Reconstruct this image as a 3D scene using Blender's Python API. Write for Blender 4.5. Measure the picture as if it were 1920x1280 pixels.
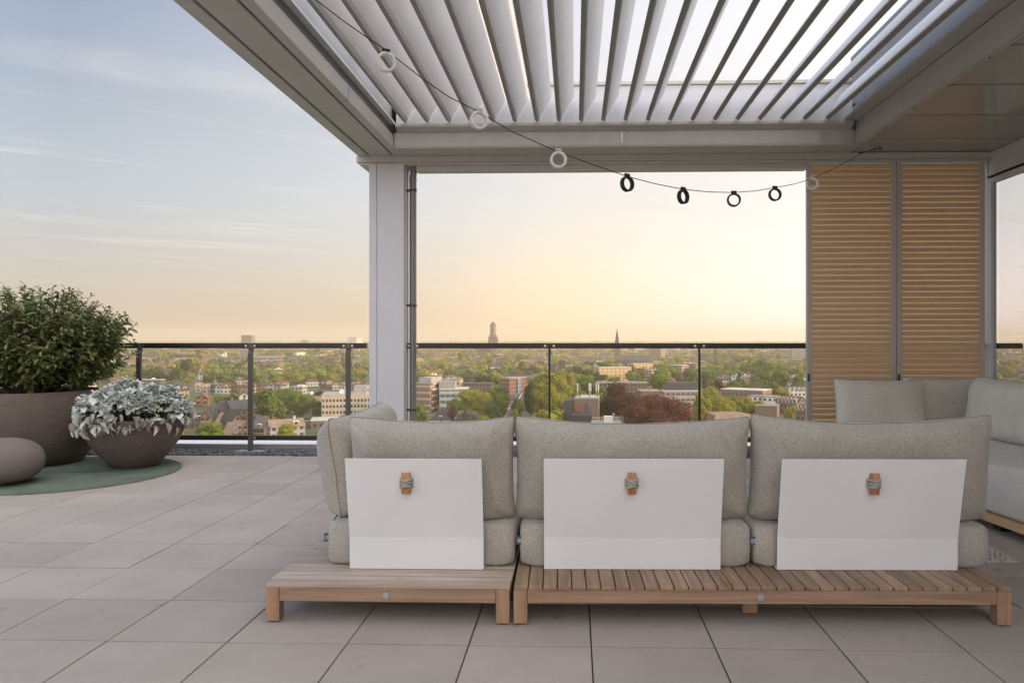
import bpy, bmesh, math, random
import numpy as np
from mathutils import Vector, Matrix, noise as mnoise

for o in list(bpy.data.objects):
    bpy.data.objects.remove(o)
SC = bpy.context.scene
COL = SC.collection
R = math.radians

# ------------------------------------------------------------------ camera, sky, sun, exposure
F, PX, PYC, YAW, H = 1457.3, 1033.0, 633.6, 0.0305, 1.25
cam_d = bpy.data.cameras.new('camera')
cam = bpy.data.objects.new('camera', cam_d)
COL.objects.link(cam)
cam.location = (0, 0, H)
cam.rotation_euler = (R(90), 0, YAW)
cam_d.sensor_width = 36
cam_d.lens = F / 1920 * 36
cam_d.shift_x = -(PX - 960) / 1920
cam_d.shift_y = -(640 - PYC) / 1920
cam_d.clip_start = 0.05
cam_d.clip_end = 60000
SC.camera = cam

SUN_AZ, SUN_EL = 93.0, 9.0            # degrees clockwise from the view axis (+Y), degrees up
sd = Vector((math.sin(R(SUN_AZ)) * math.cos(R(SUN_EL)), math.cos(R(SUN_AZ)) * math.cos(R(SUN_EL)), math.sin(R(SUN_EL))))
sun_l = bpy.data.lights.new('sun', 'SUN')
sun_l.energy = 4.6
sun_l.angle = R(0.6)
sun_l.color = (1.0, 0.70, 0.40)
sun = bpy.data.objects.new('sun', sun_l)
COL.objects.link(sun)
sun.rotation_euler = sd.to_track_quat('Z', 'Y').to_euler()

W = bpy.data.worlds.new("World")
SC.world = W
W.use_nodes = True
EXPOSURE = 0.0
SKY_STRENGTH = 0.05


def build_world():
    nt = W.node_tree
    nt.nodes.clear()
    N = nt.nodes.new
    L = nt.links.new

    def math_(op, a, b=None, c=None, clamp=False):
        m = N('ShaderNodeMath'); m.operation = op; m.use_clamp = clamp
        for i, v in enumerate((a, b, c)):
            if v is None:
                continue
            if isinstance(v, (int, float)):
                m.inputs[i].default_value = v
            else:
                L(v, m.inputs[i])
        return m.outputs[0]

    def ramp(fac, stops):
        r = N('ShaderNodeValToRGB')
        e = r.color_ramp.elements
        while len(e) < len(stops):
            e.new(.5)
        for i, (p, c) in enumerate(stops):
            e[i].position = p
            e[i].color = (*c, 1)
        L(fac, r.inputs[0])
        return r.outputs[0]

    def mix(f, a, b, mode='MIX'):
        m = N('ShaderNodeMixRGB'); m.blend_type = mode
        if isinstance(f, (int, float)):
            m.inputs[0].default_value = f
        else:
            L(f, m.inputs[0])
        for i, v in ((1, a), (2, b)):
            if isinstance(v, tuple):
                m.inputs[i].default_value = (*v, 1)
            else:
                L(v, m.inputs[i])
        return m.outputs[0]

    out = N('ShaderNodeOutputWorld')
    sky = N('ShaderNodeTexSky')
    sky.sky_type = 'NISHITA'
    sky.sun_disc = False
    sky.sun_elevation = R(SUN_EL)
    sky.sun_rotation = R(SUN_AZ)
    sky.altitude = 40
    sky.dust_density = 2.0
    bg1 = N('ShaderNodeBackground'); bg1.inputs[1].default_value = SKY_STRENGTH
    L(sky.outputs[0], bg1.inputs[0])
    # thin evening cloud and dust that the clear-sky model lacks: a veil whose tint follows height and the bearing of the sun
    tc = N('ShaderNodeTexCoord')
    nz = N('ShaderNodeVectorMath'); nz.operation = 'NORMALIZE'; L(tc.outputs['Generated'], nz.inputs[0])
    sp = N('ShaderNodeSeparateXYZ'); L(nz.outputs[0], sp.inputs[0])
    hx = math_('SQRT', math_('ADD', math_('MULTIPLY', sp.outputs[0], sp.outputs[0]), math_('MULTIPLY', sp.outputs[1], sp.outputs[1])))
    hx = math_('MAXIMUM', hx, .001)
    dot = math_('ADD', math_('MULTIPLY', sp.outputs[0], math.sin(R(SUN_AZ))), math_('MULTIPLY', sp.outputs[1], math.cos(R(SUN_AZ))))
    a = math_('MULTIPLY_ADD', math_('DIVIDE', dot, hx), .5, .5)          # 0 away from the sun .. 1 towards it
    e = math_('MAXIMUM', sp.outputs[2], 0.0)
    low = ramp(a, VEIL_LOW)
    mid = ramp(a, VEIL_MID)
    top = ramp(a, VEIL_TOP)
    f1 = N('ShaderNodeMapRange'); f1.interpolation_type = 'SMOOTHSTEP'; f1.inputs[2].default_value = .20; L(e, f1.inputs[0])
    f2 = N('ShaderNodeMapRange'); f2.interpolation_type = 'SMOOTHSTEP'; f2.inputs[1].default_value = .14; f2.inputs[2].default_value = .50; L(e, f2.inputs[0])
    c = mix(f2.outputs[0], mix(f1.outputs[0], low, mid), top)
    # cirrus: noise on a high plane, drawn out along one bearing
    inv = math_('DIVIDE', 1.0, math_('ADD', e, .06))
    pl = N('ShaderNodeVectorMath'); pl.operation = 'SCALE'; L(nz.outputs[0], pl.inputs[0]); L(inv, pl.inputs[3])
    m0 = N('ShaderNodeMapping'); m0.inputs['Rotation'].default_value = (0, 0, R(-34)); L(pl.outputs[0], m0.inputs[0])
    mp = N('ShaderNodeMapping'); mp.inputs['Scale'].default_value = (.40, 1.45, 0)
    mp.inputs['Location'].default_value = (1.3, .35, 0)
    L(m0.outputs[0], mp.inputs[0])
    n = N('ShaderNodeTexNoise'); n.inputs['Scale'].default_value = 1.15; n.inputs['Detail'].default_value = 9; n.inputs['Roughness'].default_value = .62
    n.inputs['Distortion'].default_value = 1.3
    L(mp.outputs[0], n.inputs[0])
    cm = N('ShaderNodeMapRange'); cm.interpolation_type = 'SMOOTHSTEP'; cm.inputs[1].default_value = .49; cm.inputs[2].default_value = .72
    L(n.outputs[0], cm.inputs[0])
    em = N('ShaderNodeMapRange'); em.inputs[1].default_value = .04; em.inputs[2].default_value = .14; L(e, em.inputs[0])
    em2 = N('ShaderNodeMapRange'); em2.inputs[1].default_value = .34; em2.inputs[2].default_value = .24; L(e, em2.inputs[0])
    cl = math_('MULTIPLY', math_('MULTIPLY', math_('MULTIPLY', cm.outputs[0], em.outputs[0]), em2.outputs[0]), .56)
    c = mix(cl, c, (.93, .83, .76))
    # brighter behind the terrace and overhead
    bk = N('ShaderNodeMapRange'); bk.interpolation_type = 'SMOOTHSTEP'; bk.inputs[1].default_value = .70; bk.inputs[2].default_value = .15
    bk.inputs[3].default_value = 1.0; bk.inputs[4].default_value = BACK_GAIN
    L(sp.outputs[1], bk.inputs[0])
    eh = N('ShaderNodeMapRange'); eh.interpolation_type = 'SMOOTHSTEP'; eh.inputs[2].default_value = .4; eh.inputs[3].default_value = .72; eh.inputs[4].default_value = 1.12
    L(e, eh.inputs[0])
    bkx = math_('MAXIMUM', math_('MULTIPLY', bk.outputs[0], eh.outputs[0]), math_('MINIMUM', bk.outputs[0], 1.0))
    c = mix(math_('SUBTRACT', bk.outputs[0], 1.0, clamp=True), c, mix(1.0, c, (1.0, .955, .90), 'MULTIPLY'))
    bg2 = N('ShaderNodeBackground')
    L(c, bg2.inputs[0])
    L(math_('MULTIPLY', bkx, VEIL), bg2.inputs[1])
    ad = N('ShaderNodeAddShader')
    L(bg1.outputs[0], ad.inputs[0]); L(bg2.outputs[0], ad.inputs[1])
    L(ad.outputs[0], out.inputs[0])


VEIL, BACK_GAIN, HAZE = .92, 2.75, 1.9e-4
VEIL_LOW = [(.0, (.62, .52, .45)), (.2, (.54, .45, .40)), (.36, (.76, .61, .48)), (.47, (1.22, .90, .60)), (.62, (1.33, 1.10, 1.06)), (.75, (1.4, 1.22, 1.18)), (1, (1.5, 1.3, 1.0))]
VEIL_MID = [(.0, (.48, .56, .68)), (.2, (.475, .505, .565)), (.35, (.70, .695, .71)), (.5, (.93, .86, .79)), (.65, (1.0, .95, .90)), (1, (1.0, .97, .93))]
VEIL_TOP = [(.0, (.24, .33, .52)), (.2, (.15, .215, .34)), (.5, (.76, .77, .84)), (.65, (.98, .95, .98)), (1, (1.0, .98, 1.0))]
build_world()
SC.view_settings.view_transform = 'Standard'
SC.view_settings.look = 'None'
SC.view_settings.gamma = 1
SC.view_settings.exposure = EXPOSURE
SC.render.engine = 'CYCLES'
SC.cycles.use_denoising = True
SC.cycles.max_bounces = 8
SC.cycles.diffuse_bounces = 4
SC.cycles.glossy_bounces = 3
SC.cycles.transparent_max_bounces = 16
SC.cycles.volume_bounces = 0
SC.cycles.sample_clamp_indirect = 6

# ------------------------------------------------------------------ helpers
CY, SY = math.cos(YAW), math.sin(YAW)


def w2(xc, zc):
    return xc * CY - zc * SY, xc * SY + zc * CY


def PZ(x, y, Z=0.0):
    zc = F * (H - Z) / (y - PYC)
    X, Y = w2((x - PX) / F * zc, zc)
    return Vector((X, Y, Z))


def PYy(x, y, Y):
    zc = Y / ((x - PX) / F * SY + CY)
    X, _ = w2((x - PX) / F * zc, zc)
    return Vector((X, Y, H - (y - PYC) / F * zc))


def XY(x, Y):
    return PYy(x, PYC, Y)[0]


def ZY(y, Y):
    return H - (y - PYC) / F * Y


def pix(X, Y, Z):
    xc = X * CY + Y * SY
    zc = -X * SY + Y * CY
    return PX + F * xc / zc, PYC - F * (Z - H) / zc


MATS = {}


def mat(name, color=(.5, .5, .5), rough=.6, metal=0.0, spec=.5, noise=None, bump=None, build=None):
    """plain or lightly mottled principled material (procedural)"""
    if name in MATS:
        return MATS[name]
    m = bpy.data.materials.new(name)
    m.use_nodes = True
    nt = m.node_tree
    b = nt.nodes['Principled BSDF']
    b.inputs['Base Color'].default_value = (*color, 1)
    b.inputs['Roughness'].default_value = rough
    b.inputs['Metallic'].default_value = metal
    b.inputs['Specular IOR Level'].default_value = spec
    N, L = nt.nodes.new, nt.links.new
    if noise or bump:
        tc = N('ShaderNodeTexCoord')
    if noise:
        sc, amt = noise[0], noise[1]
        mp = N('ShaderNodeMapping')
        if len(noise) > 2:
            mp.inputs['Scale'].default_value = noise[2]
        L(tc.outputs['Object'], mp.inputs[0])
        n = N('ShaderNodeTexNoise')
        n.inputs['Scale'].default_value = sc
        n.inputs['Detail'].default_value = 5
        L(mp.outputs[0], n.inputs[0])
        r = N('ShaderNodeValToRGB')
        r.color_ramp.elements[0].position = .3
        r.color_ramp.elements[1].position = .7
        r.color_ramp.elements[0].color = (*[max(0, c * (1 - amt)) for c in color], 1)
        r.color_ramp.elements[1].color = (*[c * (1 + amt) for c in color], 1)
        L(n.outputs[0], r.inputs[0])
        L(r.outputs[0], b.inputs['Base Color'])
    if bump:
        n = N('ShaderNodeTexNoise')
        n.inputs['Scale'].default_value = bump[0]
        n.inputs['Detail'].default_value = 4
        L(tc.outputs['Object'], n.inputs[0])
        bn = N('ShaderNodeBump')
        bn.inputs['Strength'].default_value = bump[1]
        bn.inputs['Distance'].default_value = bump[2] if len(bump) > 2 else .01
        L(n.outputs[0], bn.inputs['Height'])
        L(bn.outputs[0], b.inputs['Normal'])
    if build:
        build(nt, b)
    MATS[name] = m
    return m


class MB:
    """collects simple shapes; build() links them as one mesh object"""

    def __init__(s):
        s.v, s.f, s.m = [], [], []

    def add(s, vs, fs, mi=0):
        o = len(s.v)
        s.v += [tuple(v) for v in vs]
        s.f += [tuple(i + o for i in f) for f in fs]
        s.m += [mi] * len(fs)
        return s

    def box(s, x0, x1, y0, y1, z0, z1, mi=0):
        vs = [(x0, y0, z0), (x1, y0, z0), (x1, y1, z0), (x0, y1, z0), (x0, y0, z1), (x1, y0, z1), (x1, y1, z1), (x0, y1, z1)]
        fs = [(0, 3, 2, 1), (4, 5, 6, 7), (0, 1, 5, 4), (1, 2, 6, 5), (2, 3, 7, 6), (3, 0, 4, 7)]
        return s.add(vs, fs, mi)

    def prism(s, poly, d0, d1, axis='x', mi=0):
        """poly: 2D points; axis x -> (y,z), y -> (x,z), z -> (x,y)"""
        def p3(p, d):
            return {'x': (d, p[0], p[1]), 'y': (p[0], d, p[1]), 'z': (p[0], p[1], d)}[axis]
        n = len(poly)
        vs = [p3(p, d0) for p in poly] + [p3(p, d1) for p in poly]
        fs = [tuple(range(n))[::-1], tuple(range(n, 2 * n))]
        fs += [(i, (i + 1) % n, n + (i + 1) % n, n + i) for i in range(n)]
        return s.add(vs, fs, mi)

    def tube(s, pts, r, n=8, mi=0, caps=True):
        pts = [Vector(p) for p in pts]
        rs = r if isinstance(r, (list, tuple)) else [r] * len(pts)
        vs, fs = [], []
        ref = None
        for i, p in enumerate(pts):
            d = (pts[min(i + 1, len(pts) - 1)] - pts[max(i - 1, 0)]).normalized()
            if ref is None:
                ref = d.orthogonal().normalized()
            a = (ref - d * ref.dot(d)).normalized()
            ref = a
            b = d.cross(a)
            for k in range(n):
                t = 2 * math.pi * k / n
                vs.append(p + (a * math.cos(t) + b * math.sin(t)) * rs[i])
        for i in range(len(pts) - 1):
            for k in range(n):
                fs.append((i * n + k, i * n + (k + 1) % n, (i + 1) * n + (k + 1) % n, (i + 1) * n + k))
        if caps:
            fs.append(tuple(range(n))[::-1])
            fs.append(tuple((len(pts) - 1) * n + k for k in range(n)))
        return s.add(vs, fs, mi)

    def lathe(s, prof, c=(0, 0, 0), n=48, mi=0):
        vs, fs = [], []
        for r, z in prof:
            for k in range(n):
                t = 2 * math.pi * k / n
                vs.append((c[0] + r * math.cos(t), c[1] + r * math.sin(t), c[2] + z))
        for i in range(len(prof) - 1):
            for k in range(n):
                fs.append((i * n + k, i * n + (k + 1) % n, (i + 1) * n + (k + 1) % n, (i + 1) * n + k))
        return s.add(vs, fs, mi)

    def build(s, name, mats, parent=None, bevel=0, smooth=None, seg=2, loc=None, fix=True):
        me = bpy.data.meshes.new(name)
        me.from_pydata(s.v, [], s.f)
        if not isinstance(mats, (list, tuple)):
            mats = [mats]
        for m in mats:
            me.materials.append(m)
        me.polygons.foreach_set('material_index', s.m)
        if bevel or fix:
            bm = bmesh.new()
            bm.from_mesh(me)
            if fix:
                bmesh.ops.recalc_face_normals(bm, faces=bm.faces)
            if bevel:
                es = [e for e in bm.edges if len(e.link_faces) == 2 and e.calc_face_angle(0) > .5]
                bmesh.ops.bevel(bm, geom=es, offset=bevel, segments=seg, profile=.6, affect='EDGES', clamp_overlap=True)
            bm.to_mesh(me)
            bm.free()
        me.update()
        if smooth is not None:
            me.shade_smooth()
            if smooth < 180:
                me.set_sharp_from_angle(angle=R(smooth))
        o = bpy.data.objects.new(name, me)
        COL.objects.link(o)
        if parent:
            o.parent = parent
        if loc is not None:
            o.location = loc
        return o


def tag(o, label=None, cat=None, group=None, kind=None):
    if label:
        o['label'] = label
    if cat:
        o['category'] = cat
    if group:
        o['group'] = group
    if kind:
        o['kind'] = kind
    return o


def thing(name, label, cat, loc=(0, 0, 0), rz=0.0, group=None):
    o = bpy.data.objects.new(name, None)
    o.empty_display_size = .1
    COL.objects.link(o)
    o.location = loc
    o.rotation_euler = (0, 0, rz)
    return tag(o, label, cat, group)


def copy_tree(o, parent=None, label=None, group=None):
    c = o.copy()
    COL.objects.link(c)
    if parent:
        c.parent = parent
    if label:
        c['label'] = label
    if group:
        c['group'] = group
    for ch in list(o.children):
        copy_tree(ch, c)
    return c


# ------------------------------------------------------------------ materials
def nodes_bump(nt, b, height_socket, strength=.3, dist=.002):
    bn = nt.nodes.new('ShaderNodeBump')
    bn.inputs['Strength'].default_value = strength
    bn.inputs['Distance'].default_value = dist
    nt.links.new(height_socket, bn.inputs['Height'])
    nt.links.new(bn.outputs[0], b.inputs['Normal'])


def b_slab(nt, b):
    N, L = nt.nodes.new, nt.links.new
    g = N('ShaderNodeNewGeometry')
    tc = N('ShaderNodeTexCoord')
    n1 = N('ShaderNodeTexNoise'); n1.inputs['Scale'].default_value = 1.3; n1.inputs['Detail'].default_value = 6
    n1.inputs['Roughness'].default_value = .65
    L(tc.outputs['Object'], n1.inputs[0])
    n2 = N('ShaderNodeTexNoise'); n2.inputs['Scale'].default_value = 260; n2.inputs['Detail'].default_value = 2
    L(tc.outputs['Object'], n2.inputs[0])
    r1 = N('ShaderNodeValToRGB')
    r1.color_ramp.elements[0].position = .3; r1.color_ramp.elements[0].color = (.335, .288, .252, 1)
    r1.color_ramp.elements[1].position = .72; r1.color_ramp.elements[1].color = (.415, .363, .32, 1)
    L(n1.outputs[0], r1.inputs[0])
    m1 = N('ShaderNodeMixRGB'); m1.blend_type = 'MULTIPLY'; m1.inputs[0].default_value = 1
    r2 = N('ShaderNodeMapRange'); r2.inputs[3].default_value = .92; r2.inputs[4].default_value = 1.07
    L(g.outputs['Random Per Island'], r2.inputs[0])
    L(r1.outputs[0], m1.inputs[1]); L(r2.outputs[0], m1.inputs[2])
    m2 = N('ShaderNodeMixRGB'); m2.blend_type = 'MULTIPLY'; m2.inputs[0].default_value = 1
    r3 = N('ShaderNodeMapRange'); r3.inputs[1].default_value = .3; r3.inputs[2].default_value = .7
    r3.inputs[3].default_value = .9; r3.inputs[4].default_value = 1.08
    L(n2.outputs[0], r3.inputs[0]); L(m1.outputs[0], m2.inputs[1]); L(r3.outputs[0], m2.inputs[2])
    # small dark specks / stains
    v = N('ShaderNodeTexNoise'); v.inputs['Scale'].default_value = 9; v.inputs['Detail'].default_value = 8
    L(tc.outputs['Object'], v.inputs[0])
    r4 = N('ShaderNodeValToRGB'); r4.color_ramp.elements[0].position = .66; r4.color_ramp.elements[0].color = (1, 1, 1, 1)
    r4.color_ramp.elements[1].position = .74; r4.color_ramp.elements[1].color = (.70, .69, .68, 1)
    L(v.outputs[0], r4.inputs[0])
    m3 = N('ShaderNodeMixRGB'); m3.blend_type = 'MULTIPLY'; m3.inputs[0].default_value = 1
    L(m2.outputs[0], m3.inputs[1]); L(r4.outputs[0], m3.inputs[2])
    L(m3.outputs[0], b.inputs['Base Color'])
    nodes_bump(nt, b, n2.outputs[0], .25, .002)


def b_wood(c0, c1, axis):
    def f(nt, b):
        N, L = nt.nodes.new, nt.links.new
        tc = N('ShaderNodeTexCoord')
        g = N('ShaderNodeNewGeometry')
        add = N('ShaderNodeVectorMath'); add.operation = 'ADD'
        mul = N('ShaderNodeVectorMath'); mul.operation = 'SCALE'; mul.inputs[3].default_value = 1
        cb = N('ShaderNodeCombineXYZ')
        mm = N('ShaderNodeMath'); mm.operation = 'MULTIPLY'; mm.inputs[1].default_value = 37
        L(g.outputs['Random Per Island'], mm.inputs[0])
        for k in range(3):
            L(mm.outputs[0], cb.inputs[k])
        L(tc.outputs['Object'], add.inputs[0]); L(cb.outputs[0], add.inputs[1])
        mp = N('ShaderNodeMapping')
        s = [26, 26, 26]; s[axis] = 1.6
        mp.inputs['Scale'].default_value = s
        L(add.outputs[0], mp.inputs[0])
        n = N('ShaderNodeTexNoise'); n.inputs['Scale'].default_value = 1; n.inputs['Detail'].default_value = 6
        n.inputs['Distortion'].default_value = 1.2
        L(mp.outputs[0], n.inputs[0])
        r = N('ShaderNodeValToRGB')
        r.color_ramp.elements[0].position = .28; r.color_ramp.elements[0].color = (*c0, 1)
        r.color_ramp.elements[1].position = .7; r.color_ramp.elements[1].color = (*c1, 1)
        L(n.outputs[0], r.inputs[0])
        mr = N('ShaderNodeMapRange'); mr.inputs[3].default_value = .8; mr.inputs[4].default_value = 1.15
        L(g.outputs['Random Per Island'], mr.inputs[0])
        m1 = N('ShaderNodeMixRGB'); m1.blend_type = 'MULTIPLY'; m1.inputs[0].default_value = 1
        L(r.outputs[0], m1.inputs[1]); L(mr.outputs[0], m1.inputs[2])
        L(m1.outputs[0], b.inputs['Base Color'])
        nodes_bump(nt, b, n.outputs[0], .12, .002)
    return f


def b_fabric(c0, c1, scale=150):
    def f(nt, b):
        N, L = nt.nodes.new, nt.links.new
        tc = N('ShaderNodeTexCoord')
        mp = N('ShaderNodeMapping'); mp.inputs['Rotation'].default_value = (.7, .5, .8)
        L(tc.outputs['Object'], mp.inputs[0])
        v = N('ShaderNodeTexVoronoi'); v.inputs['Scale'].default_value = scale
        L(tc.outputs['Object'], v.inputs[0])
        n = N('ShaderNodeTexNoise'); n.inputs['Scale'].default_value = 5; n.inputs['Detail'].default_value = 3
        L(tc.outputs['Object'], n.inputs[0])
        r = N('ShaderNodeValToRGB')
        r.color_ramp.elements[0].position = .12; r.color_ramp.elements[0].color = (*c1, 1)
        r.color_ramp.elements[1].position = .62; r.color_ramp.elements[1].color = (*c0, 1)
        L(v.outputs['Distance'], r.inputs[0])
        mr = N('ShaderNodeMapRange'); mr.inputs[1].default_value = .3; mr.inputs[2].default_value = .7
        mr.inputs[3].default_value = .93; mr.inputs[4].default_value = 1.06
        L(n.outputs[0], mr.inputs[0])
        m1 = N('ShaderNodeMixRGB'); m1.blend_type = 'MULTIPLY'; m1.inputs[0].default_value = 1
        L(r.outputs[0], m1.inputs[1]); L(mr.outputs[0], m1.inputs[2])
        L(m1.outputs[0], b.inputs['Base Color'])
        b.inputs['Sheen Weight'].default_value = .25
        b.inputs['Sheen Roughness'].default_value = .5
        nodes_bump(nt, b, v.outputs['Distance'], .5, .002)
    return f


def b_leaf(cols, trans=.0, rough=.55):
    def f(nt, b):
        N, L = nt.nodes.new, nt.links.new
        g = N('ShaderNodeNewGeometry')
        r = N('ShaderNodeValToRGB')
        els = r.color_ramp.elements
        while len(els) < len(cols):
            els.new(.5)
        for i, c in enumerate(cols):
            els[i].position = i / (len(cols) - 1); els[i].color = (*c, 1)
        L(g.outputs['Random Per Island'], r.inputs[0])
        L(r.outputs[0], b.inputs['Base Color'])
        b.inputs['Roughness'].default_value = rough
        if trans:
            t = N('ShaderNodeBsdfTranslucent')
            mx = N('ShaderNodeMixShader'); mx.inputs[0].default_value = trans
            L(r.outputs[0], t.inputs[0])
            L(b.outputs[0], mx.inputs[1]); L(t.outputs[0], mx.inputs[2])
            L(mx.outputs[0], nt.nodes['Material Output'].inputs[0])
    return f


def glass_mat(name, tint, refl_boost=1.0, base=0.0):
    m = bpy.data.materials.new(name)
    m.use_nodes = True
    nt = m.node_tree
    nt.nodes.clear()
    N, L = nt.nodes.new, nt.links.new
    out = N('ShaderNodeOutputMaterial')
    t = N('ShaderNodeBsdfTransparent'); t.inputs[0].default_value = (*tint, 1)
    g = N('ShaderNodeBsdfGlossy'); g.inputs['Roughness'].default_value = .01
    fr = N('ShaderNodeFresnel'); fr.inputs[0].default_value = 1.45
    ma = N('ShaderNodeMath'); ma.operation = 'MULTIPLY_ADD'; ma.inputs[1].default_value = refl_boost; ma.inputs[2].default_value = base
    ma.use_clamp = True
    mx = N('ShaderNodeMixShader')
    ge = N('ShaderNodeNewGeometry')
    inv = N('ShaderNodeMath'); inv.operation = 'SUBTRACT'; inv.inputs[0].default_value = 1
    L(ge.outputs['Backfacing'], inv.inputs[1])
    mu = N('ShaderNodeMath'); mu.operation = 'MULTIPLY'
    L(fr.outputs[0], ma.inputs[0]); L(ma.outputs[0], mu.inputs[0]); L(inv.outputs[0], mu.inputs[1]); L(mu.outputs[0], mx.inputs[0])
    L(t.outputs[0], mx.inputs[1]); L(g.outputs[0], mx.inputs[2]); L(mx.outputs[0], out.inputs[0])
    MATS[name] = m
    return m


M_slab = mat('paving_slab', rough=.85, spec=.25, build=b_slab)
M_joint = mat('joint_sand', (.05, .043, .038), .95)
M_white = mat('white_lacquer', (.72, .735, .745), .36, spec=.4, noise=(3, .03))
M_alu = mat('grey_aluminium_paint', (.50, .485, .455), .34, spec=.5, noise=(2.5, .04))
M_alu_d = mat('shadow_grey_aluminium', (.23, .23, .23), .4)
M_hem_shade = mat('louvre_hem_shade', (.27, .255, .235), .42, noise=(2, .05))  # louvre paint darkened: shade on the lower edges put into the colour
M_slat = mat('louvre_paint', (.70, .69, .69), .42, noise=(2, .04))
M_column = mat('column_paint', (.57, .585, .62), .4, noise=(2, .03))
M_black = mat('black_rail_paint', (.013, .015, .016), .32)
M_post = mat('anthracite_post', (.075, .072, .066), .4)
M_steel = mat('bolt_steel', (.42, .42, .42), .3, metal=1)
M_pipe = mat('zinc_pipe', (.20, .205, .20), .45, metal=.35, noise=(6, .12, (1, 1, .2)))
M_zinc = mat('parapet_zinc', (.30, .32, .35), .45, metal=.2, noise=(3, .1))
M_cap = mat('parapet_white', (.72, .70, .71), .5)
M_gravel = mat('slate_gravel', rough=.8, build=b_leaf([(.03, .032, .038), (.09, .09, .1), (.16, .16, .165), (.05, .05, .056)]))
M_soffit = mat('glossy_soffit_panel', (.40, .362, .325), .14, spec=.6, noise=(1.5, .05))
M_teak_x = mat('teak_along_x', rough=.6, build=b_wood((.24, .145, .088), (.43, .285, .185), 0))
M_teak_y = mat('teak_along_y', rough=.6, build=b_wood((.19, .118, .072), (.38, .265, .175), 1))
M_teak_z = mat('teak_along_z', rough=.6, build=b_wood((.24, .14, .082), (.43, .27, .165), 2))
M_teak_grey = mat('weathered_teak', rough=.7, build=b_wood((.32, .245, .19), (.52, .425, .355), 0))
M_slatside = mat('dark_slat_side', (.085, .062, .045), .9)  # darker tone on the slat faces along the gaps
M_oiled = mat('oiled_toggle_wood', rough=.5, build=b_wood((.34, .15, .06), (.52, .27, .13), 2))
M_shutter = mat('cedar_slat', (.62, .475, .325), .6, noise=(6, .16, (.25, 3, 12)))
M_fab = mat('taupe_weave', rough=.9, spec=.15, build=b_fabric((.315, .297, .258), (.535, .51, .452), 225))
M_teak_l = mat('pale_teak', rough=.55, build=b_wood((.50, .30, .15), (.66, .43, .235), 1))
M_fab2 = mat('pale_grey_weave', rough=.9, spec=.15, build=b_fabric((.54, .515, .46), (.76, .73, .665), 260))
M_cord = mat('grey_rope', (.33, .32, .29), .9, noise=(300, .5), bump=(320, .8, .002))
M_tag = mat('slate_blue_tag', (.06, .075, .095), .8)
M_tagd = mat('pale_blue_disc', (.36, .43, .52), .7)
M_clay = mat('umber_clay', (.125, .098, .085), .8, spec=.25, noise=(14, .16, (1, 1, 5)), bump=(60, .25, .004))
M_stone = mat('mauve_grey_stone', (.165, .14, .128), .75, spec=.25, noise=(5, .12), bump=(90, .2, .003))
M_soil = mat('potting_soil', (.035, .026, .02), .95, bump=(40, .8, .02))
M_rope_light = mat('ring_white', (.75, .73, .70), .5)
M_dark_rub = mat('black_rubber', (.012, .012, .012), .6)
GLASS = glass_mat('railing_glass', (.955, .95, .935), 1.0)
GLASS_D = glass_mat('facade_glass', (.84, .85, .87), 1.3, .06)
GLASS_RING = mat('ring_diffuser', (.62, .61, .59), .25)
M_leaf = mat('bush_leaf', rough=.4, build=b_leaf([(.065, .09, .022), (.13, .18, .052), (.20, .25, .095), (.23, .195, .09), (.095, .135, .034), (.165, .215, .075)], .28, .36))
M_bark = mat('bark', (.06, .043, .03), .9, bump=(60, .6, .01))
M_silver = mat('silver_leaf', rough=.85, build=b_leaf([(.34, .37, .32), (.52, .56, .52), (.66, .69, .66), (.44, .48, .42)], .12, .85))
M_wilt = mat('wilted_leaf', rough=.9, build=b_leaf([(.26, .22, .19), (.42, .38, .35), (.34, .30, .28)], .1, .9))
M_mat = None

# ------------------------------------------------------------------ terrace setting
TX, TY, TS = -2.4322, 3.1576, .5
rnd = random.Random(4)
mb = MB()
for i in range(-14, 15):
    for j in range(-13, 10):
        x0, y0 = TX + i * TS, TY + j * TS
        x1, y1 = x0 + TS, y0 + TS
        if x1 > 4.84:
            continue
        y1 = min(y1, 8.17)
        g = rnd.uniform(.0026, .0036)
        gy = rnd.uniform(.0044, .0062)
        z = rnd.uniform(-.0009, .0009)
        dz = [z + rnd.uniform(-.0005, .0005) for _ in range(4)]
        c = .0022
        a = [(x0 + g, y0 + gy), (x1 - g, y0 + gy), (x1 - g, y1 - gy), (x0 + g, y1 - gy)]
        b_ = [(x0 + g + c, y0 + gy + c), (x1 - g - c, y0 + gy + c), (x1 - g - c, y1 - gy - c), (x0 + g + c, y1 - gy - c)]
        vs = [(p[0], p[1], -.03) for p in a] + [(p[0], p[1], dz[k] - c) for k, p in enumerate(a)] + [(p[0], p[1], dz[k]) for k, p in enumerate(b_)]
        fs = [(8, 9, 10, 11)] + [(k, (k + 1) % 4, 4 + (k + 1) % 4, 4 + k) for k in range(4)] + [(4 + k, 4 + (k + 1) % 4, 8 + (k + 1) % 4, 8 + k) for k in range(4)]
        mb.add(vs, fs)
floor = mb.build('terrace_floor', M_slab, fix=False)
tag(floor, kind='structure')
sub = MB().box(-12, 9, -6, 8.6, -.6, -.012).build('terrace_base', M_joint)
tag(sub, kind='structure')

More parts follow.
